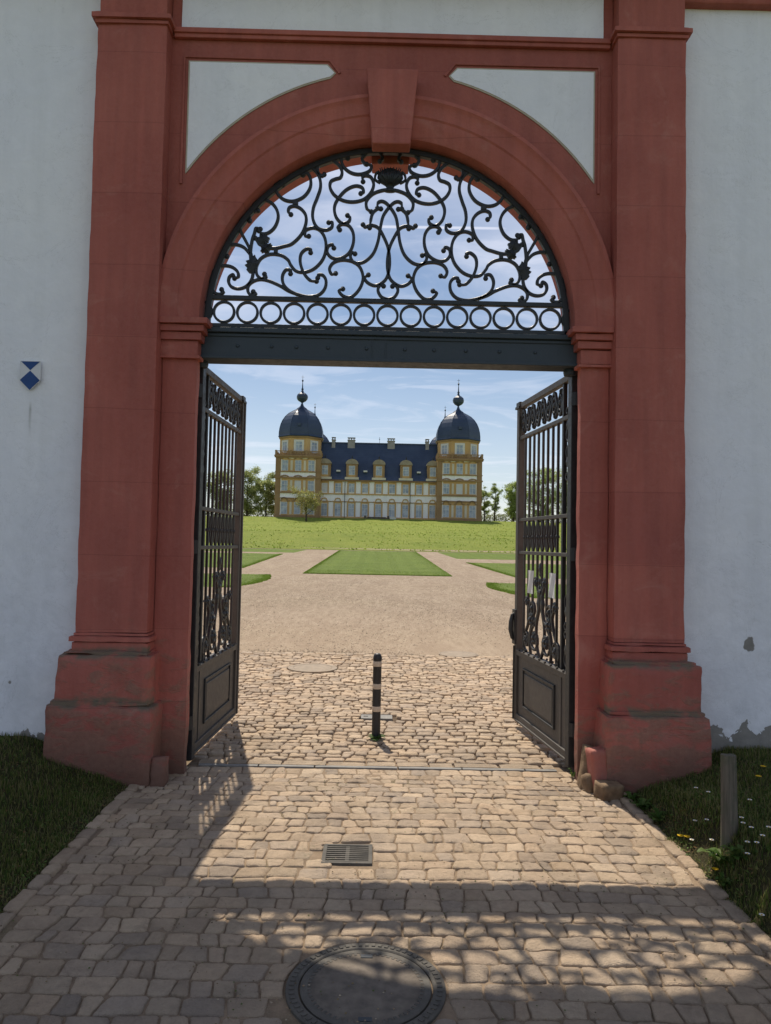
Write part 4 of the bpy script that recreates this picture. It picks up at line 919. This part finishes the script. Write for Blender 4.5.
for i in range(2600):
    x = random.uniform(-1.9, 2.0); y = random.uniform(2.4, 6.5)
    if nz(x*1.7, y*1.7, 31) < .05 and abs(x-XC) < 1.75: continue
    a = random.uniform(0, 6.3); q = random.uniform(.002, .007); c = random.choice([(.30,.22,.14), (.12,.085,.05), (.20,.15,.08), (.10,.13,.04), (.40,.33,.24)]); z = .004+random.uniform(0, .004)
    mb.add([(x+q*math.cos(a+b), y+q*math.sin(a+b), z) for b in (0, 1.7, 3.3, 4.8)]+[(x, y, z+q*.6)], [(0,1,4), (1,2,4), (2,3,4), (3,0,4)], c)
o = mb.build('grit', M['pebble'], None, fixn=False); tag(o, 'crumbs of grit and dry leaf bits lying on the cobbles', 'grit', kind='stuff')
# weeds: rosettes of broad leaves along the kerb
def weed(name, label, x, y, z, r, nl, group, hgt=.06):
    mb = MB()
    for k in range(nl):
        a = k*2.39996+random.uniform(-.3, .3); L_ = r*random.uniform(.55, 1.1); w = L_*random.uniform(.22, .36); up = hgt*random.uniform(.4, 1.2)
        ca, sa = math.cos(a), math.sin(a); base = random.choice([(.07,.14,.025), (.095,.17,.035), (.055,.11,.022), (.13,.19,.05)]); n = len(mb.v); st = 5
        sx, sy = random.uniform(-.25, .25)*r, random.uniform(-.25, .25)*r
        for i in range(st+1):
            s_ = i/st; ww = w*math.sin(PI*min(.98, s_*.85+.08))*(1 if i % 2 else .72); hh = up*math.sin(s_*2.2); px, py = sx+ca*L_*s_, sy+sa*L_*s_
            mb.v += [(px-sa*ww, py+ca*ww, hh+.004), (px, py, hh), (px+sa*ww, py-ca*ww, hh+.004)]; mb.c += [base, tuple(q*.75 for q in base), base]
        for i in range(st): a_ = n+3*i; mb.f += [(a_, a_+1, a_+4, a_+3), (a_+1, a_+2, a_+5, a_+4)]
    o = mb.build(name, M['blade'], None, fixn=False, loc=(x, y, z)); tag(o, label, 'weed', group)
WD = [(2.06, 5.90, .08, 16, 'leafy green weed growing right against the low tan stone block'), (2.08, 5.70, .09, 20, 'broad-leaved weed just past the low tan stone block'), (2.10, 5.42, .08, 18, 'second broad-leaved weed along the kerb from the stone block'), (2.14, 4.56, .11, 24, 'largest clump of weed in the sunny strip near the daisies'), (2.09, 4.40, .06, 14, 'small weed beside the bare soil at the kerb corner'), (2.19, 4.44, .10, 18, 'dandelion-leaved clump at the tip of the sunlit grass'), (1.74, 6.45, .05, 8, 'tiny weed in the crack below the gate leaf with the handle')]
for x, y, r, nl, lab in WD: weed('weed_clump', lab, x, y, (gz(x, y) if abs(x-XC) > 2 else 0), r, nl, 'weeds along the kerb')
weed('weed_clump', 'thin green weed sprouting at the foot of the bollard', XC-.03, 7.60, 0, .11, 12, 'weeds along the kerb', .03)
def flower(name, lab, cat, x, y, col, group, r=.014, h=.05):
    z = gz(x, y); t = thing(name, lab, cat, (x, y, z), random.uniform(0, 6), group)
    mb = MB(); mb.tube([(0,0,0), (.003, .002, h)], .0016, 4); mb.build('stem', M['stem'], t)
    mb = MB(); np_ = 14
    for k in range(np_):
        a = 2*PI*k/np_; ca, sa = math.cos(a), math.sin(a); w = r*.22
        mb.add([(ca*r*.25-sa*w*.5, sa*r*.25+ca*w*.5, h), (ca*r*.25+sa*w*.5, sa*r*.25-ca*w*.5, h), (ca*r+sa*w, sa*r-ca*w, h+.003), (ca*r-sa*w, sa*r+ca*w, h+.003)], [(0,1,2,3)])
    mb.build('petals', M['petal'] if col == 'w' else M['yellow'], t, fixn=False)
    mb = MB(); mb.ball((0, 0, h+.002), r*.36, 6, 1, .6); mb.build('flower_centre', M['yellow'], t)
DA = [(2.36, 5.41), (2.35, 5.19), (2.17, 4.99), (2.2, 4.88), (2.29, 4.58), (2.30, 4.50), (2.23, 4.41), (2.25, 4.34), (2.3, 4.37), (2.4, 4.49), (2.2, 4.35), (2.12, 4.66), (2.13, 4.61), (2.09, 3.98), (2.11, 4.9), (2.32, 4.66), (2.16, 4.72), (2.46, 5.15), (2.52, 4.95)]
for x, y in DA: flower('daisy', 'small white daisy with yellow centre in the verge grass', 'daisy', x, y, 'w', 'white daisies in the verge grass')
for x, y in [(2.86, 5.49), (3.0, 5.69), (2.09, 5.03), (2.11, 4.97), (2.09, 4.52)]: flower('dandelion', 'yellow dandelion flower in the verge grass', 'dandelion', x, y, 'y', 'yellow dandelions in the verge grass', .021, .045)

# ------------------------------------------------------------------ PALACE
PY = 225.0; PZ = 9.30
pal = thing('palace', 'ochre and white baroque palace with slate roofs and domed corner towers', 'palace', (XC*0+0.1, PY, PZ))
def Pp(mb, name, m, par=None, **k): return mb.build(name, m, par or pal, **k)
X0, X1 = 17.9, 31.7; MIDY = 2.2; DEP = 60
def window(x, z0, z1, w, y, frame='pframe', pane='pane', surround=None, par=None):
    mb = MB(); f = .11
    mb.box(x-w/2, x-w/2+f, y-.10, y+.05, z0, z1); mb.box(x+w/2-f, x+w/2, y-.10, y+.05, z0, z1); mb.box(x-w/2+f, x+w/2-f, y-.10, y+.05, z1-f, z1); mb.box(x-w/2+f, x+w/2-f, y-.10, y+.05, z0, z0+f)
    mb.box(x-.05, x+.05, y-.08, y+.04, z0+f, z1-f); mb.box(x-w/2+f, x+w/2-f, y-.075, y+.04, z0+(z1-z0)*.62-.05, z0+(z1-z0)*.62+.05)
    o = Pp(mb, 'window', M[frame]); mb = MB(); mb.box(x-w/2+f*.9, x+w/2-f*.9, y-.03, y+.03, z0+f*.9, z1-f*.9); Pp(mb, 'pane', M[pane], o)
def pediment(mb, x, z, w, y, kind, h=.7, d=.35):
    if kind == 'tri': pts = [(x-w/2, z), (x, z+h), (x+w/2, z)]
    elif kind == 'seg': pts = [(x-w/2*math.cos(PI*i/12), z+h*math.sin(PI*i/12)) for i in range(13)]
    else: pts = [(x-w/2, z), (x-w*.3, z), (x-w*.18, z+h*.9), (x, z+h), (x+w*.18, z+h*.9), (x+w*.3, z), (x+w/2, z)]
    mb.strap(pts, .32, d*2, y)
# main wing
mb = MB(); mb.box(-X0, X0, MIDY, MIDY+12, -.5, 11.9); Pp(mb, 'wall', M['pwhite'])
bays = [-16.72+4.18*k for k in range(9)]
mb = MB()
for x in bays:
    for z0, z1 in ((.6, 5.3), (7.75, 11.5)):
        for s_ in (-1, 1): mb.box(x+s_*1.12-.20, x+s_*1.12+.20, MIDY-.18, MIDY+.05, z0, z1)
        mb.box(x-.96, x+.96, MIDY-.15, MIDY+.05, z1-.65, z1)
    pediment(mb, x, 5.2, 3.3, MIDY-.12, 'wave', 1.0, .2)
mb.box(-X0, X0, MIDY-.32, MIDY+.1, -.5, .55); mb.box(-X0, X0, MIDY-.26, MIDY+.1, 7.35, 7.75); Pp(mb, 'stone_trim', M['ochre'])
mb = MB(); mb.box(-X0, X0, MIDY-.7, MIDY+.1, 11.45, 11.95); mb.box(-X0, X0, MIDY-.20, MIDY+.1, 5.05, 5.27); Pp(mb, 'cornice', M['ochre_dark'])
for i, x in enumerate(bays):
    window(x, .7, 4.5, 1.9, MIDY-.02, pane='pane'); window(x, 8.05, 10.85, 1.9, MIDY-.02, pane='blind' if i in (0,) else 'pane')
# roof of the main wing (steep mansard-like gable seen from the front)
mb = MB(); a, b, zr = MIDY-.9, MIDY+13, 24.2
yr = MIDY+6.2
mb.add([(-X0-1, a, 11.9), (X0+1, a, 11.9), (X0+1, a+1.2, 13.2), (-X0-1, a+1.2, 13.2), (X0+1, yr, zr), (-X0-1, yr, zr), (X0+1, b, 11.9), (-X0-1, b, 11.9)],
       [(0,1,2,3), (3,2,4,5), (5,4,6,7), (0,3,5,7), (1,6,4,2), (0,7,6,1)]); rf = Pp(mb, 'roof', M['slate'])
mb = MB(); mb.box(-X0-1, X0+1, yr-.2, yr+.2, zr-.1, zr+.25); Pp(mb, 'ridge_cap', M['slate'], rf)
for x, w in ((-14.6, .55), (-8.95, 1.15), (3.7, 1.15), (15.2, .55)):
    mb = MB(); mb.box(x-w, x+w, yr-.9, yr+.9, zr-2.6, zr+1.0); mb.box(x-w-.12, x+w+.12, yr-1.02, yr+1.02, zr+.8, zr+1.0)
    for k in range(2 if w < 1 else 3): xx = x-w*.7+w*1.4*k/((2 if w < 1 else 3)-1); mb.box(xx-.14, xx+.14, yr-.6, yr+.6, zr+1.0, zr+1.6)
    mb.box(x-w-.1, x+w+.1, yr-.9, yr+.9, zr+1.6, zr+1.75); Pp(mb, 'chimney', M['chim'], rf)
for x in (0, -2.2): 
    if x == 0: mb = MB(); mb.tube([(x, yr, zr), (x, yr, zr+2.1)], .06, 5); mb.ball((x, yr, zr+1.4), .16); Pp(mb, 'lightning_rod', M['iron'], rf)
# dormers
for k in (0, 2, 4, 6, 8):
    x = bays[k]; y = MIDY-.45
    mb = MB(); mb.box(x-1.75, x+1.75, y, y+5, 12.35, 16.9); d = Pp(mb, 'dormer', M['ochre'])
    mb = MB(); mb.box(x-2.15, x+2.15, y-.35, y+.4, 12.05, 12.75); Pp(mb, 'sill', M['pcream'], d)
    mb = MB(); mb.prism([(x-2.0*math.cos(PI*i/14), 16.85+1.55*math.sin(PI*i/14)) for i in range(15)], y-.35, y+5); Pp(mb, 'dormer_cap', M['lead'], d)
    mb = MB(); mb.lathe([(.25, 0), (.3, .2), (.12, .5), (.22, .8), (.02, 1.2)], (x, y+.4, 18.35), 8); Pp(mb, 'finial', M['iron'], d)
    mb = MB(); 
    for s_ in (-1, 1): mb.box(x+s_*1.45-.3, x+s_*1.45+.3, y-.16, y+.05, 12.8, 16.8)
    mb.box(x-1.15, x+1.15, y-.12, y+.04, 16.35, 16.85); Pp(mb, 'dormer_pilasters', M['ochre_dark'], d)
    window(x, 13.45, 16.3, 1.9, y-.03)
for x in (-12.6, -4.2, 4.2*0+12.4):
    mb = MB(); mb.box(x-.6, x+.6, MIDY+.2, MIDY+1.4, 14.5, 15.0); Pp(mb, 'skylight', M['pframe'], rf)
# downpipes
for x in (-10.4, 10.4-.6):
    mb = MB(); mb.tube([(x, MIDY-.5, 11.5), (x, MIDY-.5, .2)], .10, 6); Pp(mb, 'downpipe', M['iron'])
# corner towers
def octo(r, z, cx, cy): return [(cx+r*math.cos(PI/8+PI/4*k)/math.cos(PI/8), cy+r*math.sin(PI/8+PI/4*k)/math.cos(PI/8), z) for k in range(8)]
def dome(cx, cy):
    mb = MB(); pr = [(6.75, 25.0), (6.95, 25.25), (6.72, 25.7), (6.70, 26.6), (6.55, 27.9), (6.25, 29.2), (5.75, 30.5), (4.95, 31.8), (3.9, 32.9), (2.7, 33.7), (1.75, 34.25), (1.1, 34.9), (.55, 35.5), (.32, 36.2)]
    n = len(pr); mb.add([p for r, z in pr for p in octo(r, z, cx, cy)], [(i*8+k, i*8+(k+1) % 8, (i+1)*8+(k+1) % 8, (i+1)*8+k) for i in range(n-1) for k in range(8)]+[tuple(range((n-1)*8, n*8))])
    d = Pp(mb, 'dome', M['slate'])
    mb = MB()
    for k in range(8):
        mb.tube([octo(r+.03, z, cx, cy)[k] for r, z in pr[2:-2]], .07, 5)
    Pp(mb, 'dome_ribs', M['slate'], d)
    mb = MB(); mb.box(cx-.5, cx+.5, cy-6.9, cy-5.5, 28.2, 29.1); Pp(mb, 'dome_hatch', M['slate'], d)
    mb = MB(); mb.lathe([(.30, 35.9), (.26, 36.5), (.5, 36.7), (1.2, 37.1), (1.68, 37.7), (1.82, 38.4), (1.62, 39.1), (1.05, 39.6), (.5, 39.9), (.26, 40.6), (.42, 40.9), (.2, 41.3), (.09, 43.2), (.28, 43.5), (.28, 43.8), (.06, 44.0), (.04, 45.3)], (cx, cy, 0), 12); mb.tube([(cx-.45, cy, 44.8), (cx+.45, cy, 44.8)], .06, 4); Pp(mb, 'spire', M['slate'], d, smooth=False)
def tower(sx, front):
    cx = sx*(X0+X1)/2; a, b = sorted((sx*X0, sx*X1)); y0 = 0 if front else DEP-13.8; cy = y0+6.9
    mb = MB(); mb.box(a, b, y0, y0+13.8, -.5, 18.9); Pp(mb, 'tower_wall', M['ochre'])
    mb = MB(); n = 8; A = octo(6.35, 18.9, cx, cy); B = octo(6.35, 25.1, cx, cy); mb.add(A+B, [(k, (k+1) % 8, (k+1) % 8+8, k+8) for k in range(8)]); Pp(mb, 'drum', M['ochre'])
    dome(cx, cy)
    if not front: return
    mb = MB()
    for z0, z1 in ((5.95, 7.3), (12.35, 13.75), (18.0, 18.35)): mb.box(a+1.55, b-1.55, -.06, .1, z0, z1)
    for s_ in (a+.75, b-1.65): 
        mb.box(s_+.9 if s_ < cx else s_-.15, s_+1.1 if s_ < cx else s_+.0, -.05, .1, .6, 18)
    Pp(mb, 'white_bands', M['pwhite'])
    mb = MB()
    for s_ in (a, b-1.4): mb.box(s_, s_+1.4, -.28, .1, -.5, 18.3)
    for z0, z1, o_ in ((-.5, .6, .4), (5.6, 5.95, .35), (7.3, 7.75, .38), (11.9, 12.35, .5), (13.75, 14.0, .35), (18.2, 18.55, .6), (18.55, 18.95, .85)): mb.box(a-o_*.5, b+o_*.5, -o_, .1, z0, z1)
    Pp(mb, 'tower_cornices', M['ochre_dark'])
    xs = [cx-4.05, cx, cx+4.05]
    mb = MB(); 
    for x in xs:
        for a_ in ((x, 4.95, 3.3, -.15, 'wave', 1.0, .2), (x, 11.9, 2.9, -.2, 'seg', .85, .2), (x, 17.75, 2.4, -.2, 'seg', .5, .2)): mb = MB(); pediment(mb, *a_); Pp(mb, 'window_hood', M['ochre_dark'])
    mb = MB()
    for x in (cx-2.02, cx+2.02):
        for z0, z1 in ((.9, 4.6), (8.1, 11.3), (14.3, 17.4)): mb.box(x-.34, x+.34, -.08, .05, z0, z1)
    Pp(mb, 'cream_panels', M['pcream'])
    for x in xs:
        window(x, .9, 4.6, 1.95, -.03); window(x, 8.05, 11.2, 1.95, -.03, pane='blind' if x == cx else 'pane'); window(x, 14.2, 17.5, 1.95, -.03)
    # balustrade
    mb = MB(); mb.box(a-.3, b+.3, -.35, -.05, 20.15, 20.35); mb.box(a-.3, b+.3, -.35, -.05, 18.95, 19.1)
    k = 0; x = a-.1
    while x < b: mb.lathe([(.08, 0), (.14, .35), (.07, .7), (.1, 1.05)], (x+.15, -.2, 19.1), 6); x += .42
    for x in (a-.25, cx-2.6, cx+2.2, b-.35): mb.box(x, x+.6, -.4, .0, 18.95, 20.5)
    for s_ in (a-.15, b-.05):
        mb.box(s_, s_+.2, -.1, 10, 20.15, 20.35); yy = .3
        while yy < 9.5: mb.box(s_+.02, s_+.18, yy, yy+.16, 19.1, 20.15); yy += .45
    Pp(mb, 'balustrade', M['ochre_dark'])
    # drum windows and trim on the three front faces
    mbt = MB(); A = octo(6.45, 0, cx, cy)
    mb = MB(); B = octo(6.6, 24.5, cx, cy); B2 = octo(6.75, 25.1, cx, cy); mb.add(B+B2, [(k, (k+1) % 8, (k+1) % 8+8, k+8) for k in range(8)]+[tuple(range(8))[::-1]]); Pp(mb, 'drum_cornice', M['ochre_dark'])
    for ai in (-PI/2-PI/4, -PI/2, -PI/2+PI/4):
        nx, ny = math.cos(ai), math.sin(ai); tx, ty = -ny, nx
        def qbox(u0, u1, d0, d1, z0, z1, mm):
            vs = [(cx+nx*(6.35+d)+tx*u, cy+ny*(6.35+d)+ty*u, z) for z in (z0, z1) for u, d in ((u0, d0), (u1, d0), (u1, d1), (u0, d1))]
            mm.add(vs, [(0,3,2,1), (4,5,6,7), (0,1,5,4), (1,2,6,5), (2,3,7,6), (3,0,4,7)])
        m1 = MB()
        for b4 in ((-1.55, -.95, 20.3, 23.9), (.95, 1.55, 20.3, 23.9), (-.95, .95, 23.3, 23.9), (-.95, .95, 20.0, 20.5)): qbox(b4[0], b4[1], -.1, .12, b4[2], b4[3], m1)
        qbox(-.07, .07, -.05, .10, 20.5, 23.3, m1); qbox(-.95, .95, -.05, .09, 22.3, 22.42, m1)
        o = Pp(m1, 'window', M['pframe']); m2 = MB(); qbox(-.95, .95, -.05, .05, 20.5, 23.3, m2); Pp(m2, 'pane', M['pane'], o)
tower(-1, True); tower(1, True); tower(-1, False); tower(1, False)
# side and rear wings
mb = MB()
for sx in (-1, 1):
    a, b = sorted((sx*(X1-12), sx*(X1-.8))); mb.box(a, b, 13, DEP-13, -.5, 12)
mb.box(-X0, X0, DEP-13, DEP-1, -.5, 12); Pp(mb, 'rear_wings', M['ochre'])
mb = MB()
for sx in (-1, 1):
    a, b = sorted((sx*(X1-12.5), sx*(X1-.3))); c = (a+b)/2
    mb.add([(a, 13, 12), (b, 13, 12), (c, 13, 22), (a, DEP-13, 12), (b, DEP-13, 12), (c, DEP-13, 22)], [(0,1,2), (3,5,4), (0,2,5,3), (1,4,5,2), (0,3,4,1)])
Pp(mb, 'rear_roofs', M['slate'])
# front steps of the palace
st = thing('garden_steps', 'low dark stone steps in front of the middle of the palace', 'steps', (-.3, PY-2.6, 8.9))
for k in range(3):
    mb = MB(); mb.box(-3.3+.25*k, 3.3-.25*k, .4*k, 2.2, .3*k, .3*k+.3); mb.build('step', M['pbench'], st)
for s_ in (-1, 1):
    mb = MB(); mb.box(s_*3.5-.35, s_*3.5+.35, 0, 2.2, 0, 1.25); mb.build('cheek_block', M['pbench'], st, bevel=.05)
tt = thing('stone_block', 'small pale stone block on the grass beside the palace steps', 'block', (4.6, PY-3.2, 8.9))
mb = MB(); mb.box(-.9, .9, -.4, .4, 0, .75); mb.build('block', M['pframe'], tt, bevel=.08); mb = MB(); mb.box(-1.0, 1.0, -.5, .5, .75, .9); mb.build('cap', M['pframe'], tt, bevel=.03)

# ------------------------------------------------------------------ TREES
def tree(name, label, x, y, H, R, crown=(.35, 1.0), nleaf=2600, ls=.42, cols=None, gap=.0, seed=1, trunkr=None, nl=9, group='trees standing beside the palace', blobs=None, lift=0):
    rnd = random.Random(seed); cols = cols or [(.06,.085,.02), (.085,.11,.028), (.045,.065,.018)]
    z0 = zf(y)-.1; t = thing(name, label, 'tree', (x, y, z0), 0, group)
    tr = trunkr or H*.02; mb = MB(); lean = rnd.uniform(-.04, .04)*H
    tp = [(lean*(s_**2), 0, H*.88*s_) for s_ in (0, .15, .3, .5, .7, .85, 1)]
    mb.tube(tp, [tr*1.3, tr, tr*.9, tr*.7, tr*.45, tr*.25, tr*.1], 7)
    mb.build('trunk', M['bark'], t, smooth=True)
    ends = []; mbl = MB()
    for k in range(nl):
        s_ = crown[0]*.8+(.82-crown[0]*.8)*k/nl; a = k*2.4+rnd.uniform(-.4, .4); L_ = R*rnd.uniform(.75, 1.1)*(1-.45*abs(s_-.5))
        b = Vector((lean*s_*s_, 0, H*s_)); d = Vector((math.cos(a), math.sin(a), rnd.uniform(.45, 1.0)))
        p1 = b+d*L_*.5; p2 = b+Vector((d.x, d.y, d.z*1.25))*L_*.95; r0 = tr*.5*(1.1-s_)
        mbl.tube([tuple(b), tuple(p1), tuple(p2)], [r0, r0*.6, r0*.15], 5); ends += [p1, p2]
        for q in range(3):
            f = rnd.uniform(.35, .95); c = b.lerp(p2, f); e = c+Vector((rnd.uniform(-1, 1), rnd.uniform(-1, 1), rnd.uniform(-.1, .9)))*L_*.5
            mbl.tube([tuple(c), tuple(e)], [r0*.3, r0*.07], 4); ends.append(e)
    mbl.build('limb', M['bark'], t, smooth=True)
    mbc = MB(); cl = []
    for e in ends: cl.append((e, R*rnd.uniform(.20, .36), rnd.uniform(.75, 1.3)))
    for k in range(14):
        a = rnd.uniform(0, 2*PI); zz = rnd.uniform(crown[0], crown[1]); pr = math.sin(PI*min(1, max(.08, (zz-crown[0])/(crown[1]-crown[0])*.85+.12)))
        cl.append((Vector((math.cos(a)*R*pr*rnd.uniform(.3, .9), math.sin(a)*R*pr*rnd.uniform(.3, .9), H*zz*.96)), R*rnd.uniform(.18, .32), rnd.uniform(.75, 1.25)))
    per = max(6, int(nleaf/len(cl)))
    for c, r, w in cl:
        for i in range(per):
            v = Vector((rnd.gauss(0, 1), rnd.gauss(0, 1), rnd.gauss(0, .75)))*r*.55; p = c+v
            if p.z < H*crown[0]*.6: continue
            n = Vector((rnd.uniform(-1, 1), rnd.uniform(-1, 1), rnd.uniform(-.2, 1))).normalized(); u = n.orthogonal().normalized(); q = n.cross(u); sz = ls*rnd.uniform(.5, 1.2)
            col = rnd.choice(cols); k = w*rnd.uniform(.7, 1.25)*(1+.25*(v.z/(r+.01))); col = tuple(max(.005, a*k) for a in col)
            mbc.add([tuple(p+u*sz*.5), tuple(p+q*sz*.35), tuple(p-u*sz*.5), tuple(p-q*sz*.35)], [(0,1,2,3)], col)
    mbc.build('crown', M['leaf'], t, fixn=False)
OL = [(.30,.36,.14), (.37,.41,.17), (.24,.29,.11), (.42,.43,.21)]
BR = [(.36,.44,.15), (.42,.48,.19), (.29,.37,.12)]
TL = [('leafy_tree', 'round olive-green tree closest to the left corner tower of the palace', -36.5, 240, 14.0, 3.9, 11, OL, .08),
      ('leafy_tree', 'taller dense tree seen just inside the free edge of the shield-side gate leaf', -43.2, 243, 16.2, 4.6, 12, OL, .08),
      ('leafy_tree', 'broad tree seen through the bars of the shield-side gate leaf', -51.5, 240, 15.2, 4.8, 13, OL, .08),
      ('leafy_tree', 'dark tree furthest out on the domed tower side with the shield', -60.5, 236, 16.0, 5.2, 14, OL, .08),
      ('leafy_tree', 'outermost tree beyond the shield-side gate leaf', -71, 244, 17.5, 5.8, 15, OL, .08),
      ('young_tree', 'thin pale tree nearest the right corner tower of the palace', 34.6, 238, 12.2, 2.0, 21, BR, .25),
      ('young_tree', 'slender bare-stemmed tree, second out from the right corner tower', 38.2, 240, 14.0, 1.9, 22, BR, .3),
      ('leafy_tree', 'light green tree beside the free edge of the handle-side gate leaf', 44.0, 238, 14.6, 3.4, 23, BR, .1),
      ('leafy_tree', 'large bright green tree behind the bars of the handle-side gate leaf', 52.5, 236, 17.5, 5.2, 24, BR, .08),
      ('leafy_tree', 'wide tree beyond the hinge of the handle-side gate leaf', 63, 240, 17.0, 5.6, 25, OL, .08),
      ('leafy_tree', 'outermost tree beyond the handle-side gate leaf', 74, 238, 18.0, 5.8, 26, OL, .08)]
for nm, lab, x, y, H, R, sd, cols, c0 in TL:
    tree(nm, lab, x, y, H, R, (c0, 1.0), 13000 if R > 3 else 4500, .42 if R > 3 else .34, cols, seed=sd, nl=12 if R > 3 else 8)
# low hedge mass behind, at the foot of the trees
def hedge(x0, x1, y, h, lab, seed):
    rnd = random.Random(seed); mb = MB(); t = thing('hedge', lab, 'hedge', ((x0+x1)/2, y, zf(y)), 0, 'hedges behind the garden')
    c = (x0+x1)/2
    for i in range(int(abs(x1-x0)*170)):
        x = rnd.uniform(x0, x1); hh = h*(.75+.35*nz(x*.25, seed)+.15*nz(x*.9, seed)); z = rnd.uniform(0, hh); yy = rnd.gauss(0, 1.0); n = Vector((rnd.uniform(-1, 1), rnd.uniform(-1, 1), rnd.uniform(-.2, 1))).normalized(); u = n.orthogonal().normalized(); q = n.cross(u); sz = rnd.uniform(.25, .5)
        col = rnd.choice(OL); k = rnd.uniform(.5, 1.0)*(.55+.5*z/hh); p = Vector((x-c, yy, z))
        mb.add([tuple(p+u*sz*.5), tuple(p+q*sz*.4), tuple(p-u*sz*.5), tuple(p-q*sz*.4)], [(0,1,2,3)], tuple(a*k for a in col))
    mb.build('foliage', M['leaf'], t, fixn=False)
hedge(-90, -33.5, 250, 4.2, 'low dark hedge under the trees on the shield sign side', 3); hedge(33.2, 90, 250, 4.6, 'low hedge under the pale trees beside the right tower', 4)
tree('blossoming_tree', 'small gnarled tree with pale fresh leaves growing in front of the palace', -19.9, 205, 7.8, 4.1, (.30, .98), 4200, .34, [(.30,.31,.09), (.38,.38,.13), (.22,.23,.08), (.36,.30,.14)], seed=31, trunkr=.24, nl=8, group='')
for o in bpy.data.objects:
    if o.get('group') == '': del o['group']

# ------------------------------------------------------------------ WORLD, SUN, CAMERA
SD = Vector((-.25, 1, 1.62)).normalized(); elev = math.asin(SD.z)
w = bpy.data.worlds.new('World'); scn.world = w; w.use_nodes = True; nt = w.node_tree; nt.nodes.clear()
N_ = nt.nodes.new; Lk = nt.links.new
out = N_('ShaderNodeOutputWorld'); bg = N_('ShaderNodeBackground'); sky = N_('ShaderNodeTexSky'); sky.sky_type = 'NISHITA'; sky.sun_disc = False
sky.sun_elevation = elev; sky.sun_rotation = math.atan2(SD.x, SD.y); sky.air_density = 1.0; sky.dust_density = .6; sky.ozone_density = 1.5; sky.altitude = 200
tc = N_('ShaderNodeTexCoord'); sep = N_('ShaderNodeSeparateXYZ'); Lk(tc.outputs['Generated'], sep.inputs[0])
def wm(op, a, b=0.0, c=0.0):
    x = N_('ShaderNodeMath'); x.operation = op
    for i, v in enumerate((a, b, c)):
        if isinstance(v, (int, float)): x.inputs[i].default_value = v
        else: Lk(v, x.inputs[i])
    return x.outputs[0]
zz = wm('ADD', wm('MAXIMUM', sep.outputs[2], 0), .12); cu = wm('DIVIDE', sep.outputs[0], zz); cv_ = wm('DIVIDE', sep.outputs[1], zz)
cmb = N_('ShaderNodeCombineXYZ'); Lk(wm('MULTIPLY', cu, .55), cmb.inputs[0]); Lk(cv_, cmb.inputs[1])
def wn(sc, det, dist, off):
    n = N_('ShaderNodeTexNoise'); mp = N_('ShaderNodeMapping'); mp.inputs['Location'].default_value = off; mp.inputs['Rotation'].default_value = (0, 0, .12)
    Lk(cmb.outputs[0], mp.inputs[0]); Lk(mp.outputs[0], n.inputs['Vector']); n.inputs['Scale'].default_value = sc; n.inputs['Detail'].default_value = det; n.inputs['Roughness'].default_value = .58; n.inputs['Distortion'].default_value = dist; return n.outputs[0]
def wr(v, a, b):
    m = N_('ShaderNodeMapRange'); m.interpolation_type = 'SMOOTHSTEP'; Lk(v, m.inputs[0]); m.inputs[1].default_value = a; m.inputs[2].default_value = b; return m.outputs[0]
c1 = wr(wn(.9, 7, .8, (3, 1, 0)), .38, .66); c2 = wr(wn(3.2, 8, 1.4, (7, 2, 0)), .42, .70)
cl = wm('MINIMUM', wm('ADD', wm('MULTIPLY', c1, .30), wm('MULTIPLY', c2, .26)), .75)
hz = wr(sep.outputs[2], .30, .0); cl = wm('MAXIMUM', cl, wm('MULTIPLY', hz, .30))
# thin aircraft trail
vv = wm('DIVIDE', sep.outputs[2], sep.outputs[1]); uu = wm('DIVIDE', sep.outputs[0], sep.outputs[1])
tl = wm('ABSOLUTE', wm('SUBTRACT', vv, wm('MULTIPLY_ADD', uu, .010, CT)))
trail = wm('MULTIPLY', wm('MULTIPLY', wr(tl, .0034, .0008), wm('MULTIPLY', wr(uu, -.055, -.02), wr(uu, .19, .15))), wm('GREATER_THAN', sep.outputs[1], 0))
cl = wm('MAXIMUM', cl, wm('MULTIPLY', trail, .55))
mx = N_('ShaderNodeMix'); mx.data_type = 'RGBA'; Lk(cl, mx.inputs[0]); Lk(sky.outputs[0], mx.inputs[6]); mx.inputs[7].default_value = CLOUD
Lk(mx.outputs[2], bg.inputs[0]); bg.inputs[1].default_value = SKYS; Lk(bg.outputs[0], out.inputs[0])
sl = bpy.data.lights.new('sun', 'SUN'); sl.energy = SUNE; sl.angle = math.radians(.53); sl.color = (1, .905, .76)
so = bpy.data.objects.new('sun', sl); COL.objects.link(so); so.rotation_euler = (-SD).to_track_quat('-Z', 'Y').to_euler(); so.location = (0, 0, 30)
cam = bpy.data.cameras.new('camera'); co = bpy.data.objects.new('camera', cam); COL.objects.link(co); scn.camera = co
p_, y_, r_ = math.radians(2.4), math.radians(.6), math.radians(1.15)
F = Vector((math.sin(y_)*math.cos(p_), math.cos(y_)*math.cos(p_), math.sin(p_))); R = F.cross(Vector((0,0,1))).normalized(); U = R.cross(F)
R2 = R*math.cos(r_)+U*math.sin(r_); U2 = U*math.cos(r_)-R*math.sin(r_)
co.matrix_world = Matrix(((R2.x, U2.x, -F.x, 0), (R2.y, U2.y, -F.y, 0), (R2.z, U2.z, -F.z, 2.0), (0,0,0,1)))
cam.sensor_fit = 'VERTICAL'; cam.sensor_height = 24; cam.lens = 735/1024*24; cam.clip_end = 6000; cam.clip_start = .05
scn.view_settings.view_transform = 'Standard'; scn.view_settings.look = 'None'; scn.view_settings.exposure = 0
scn.cycles.max_bounces = 8; scn.cycles.sample_clamp_indirect = 6
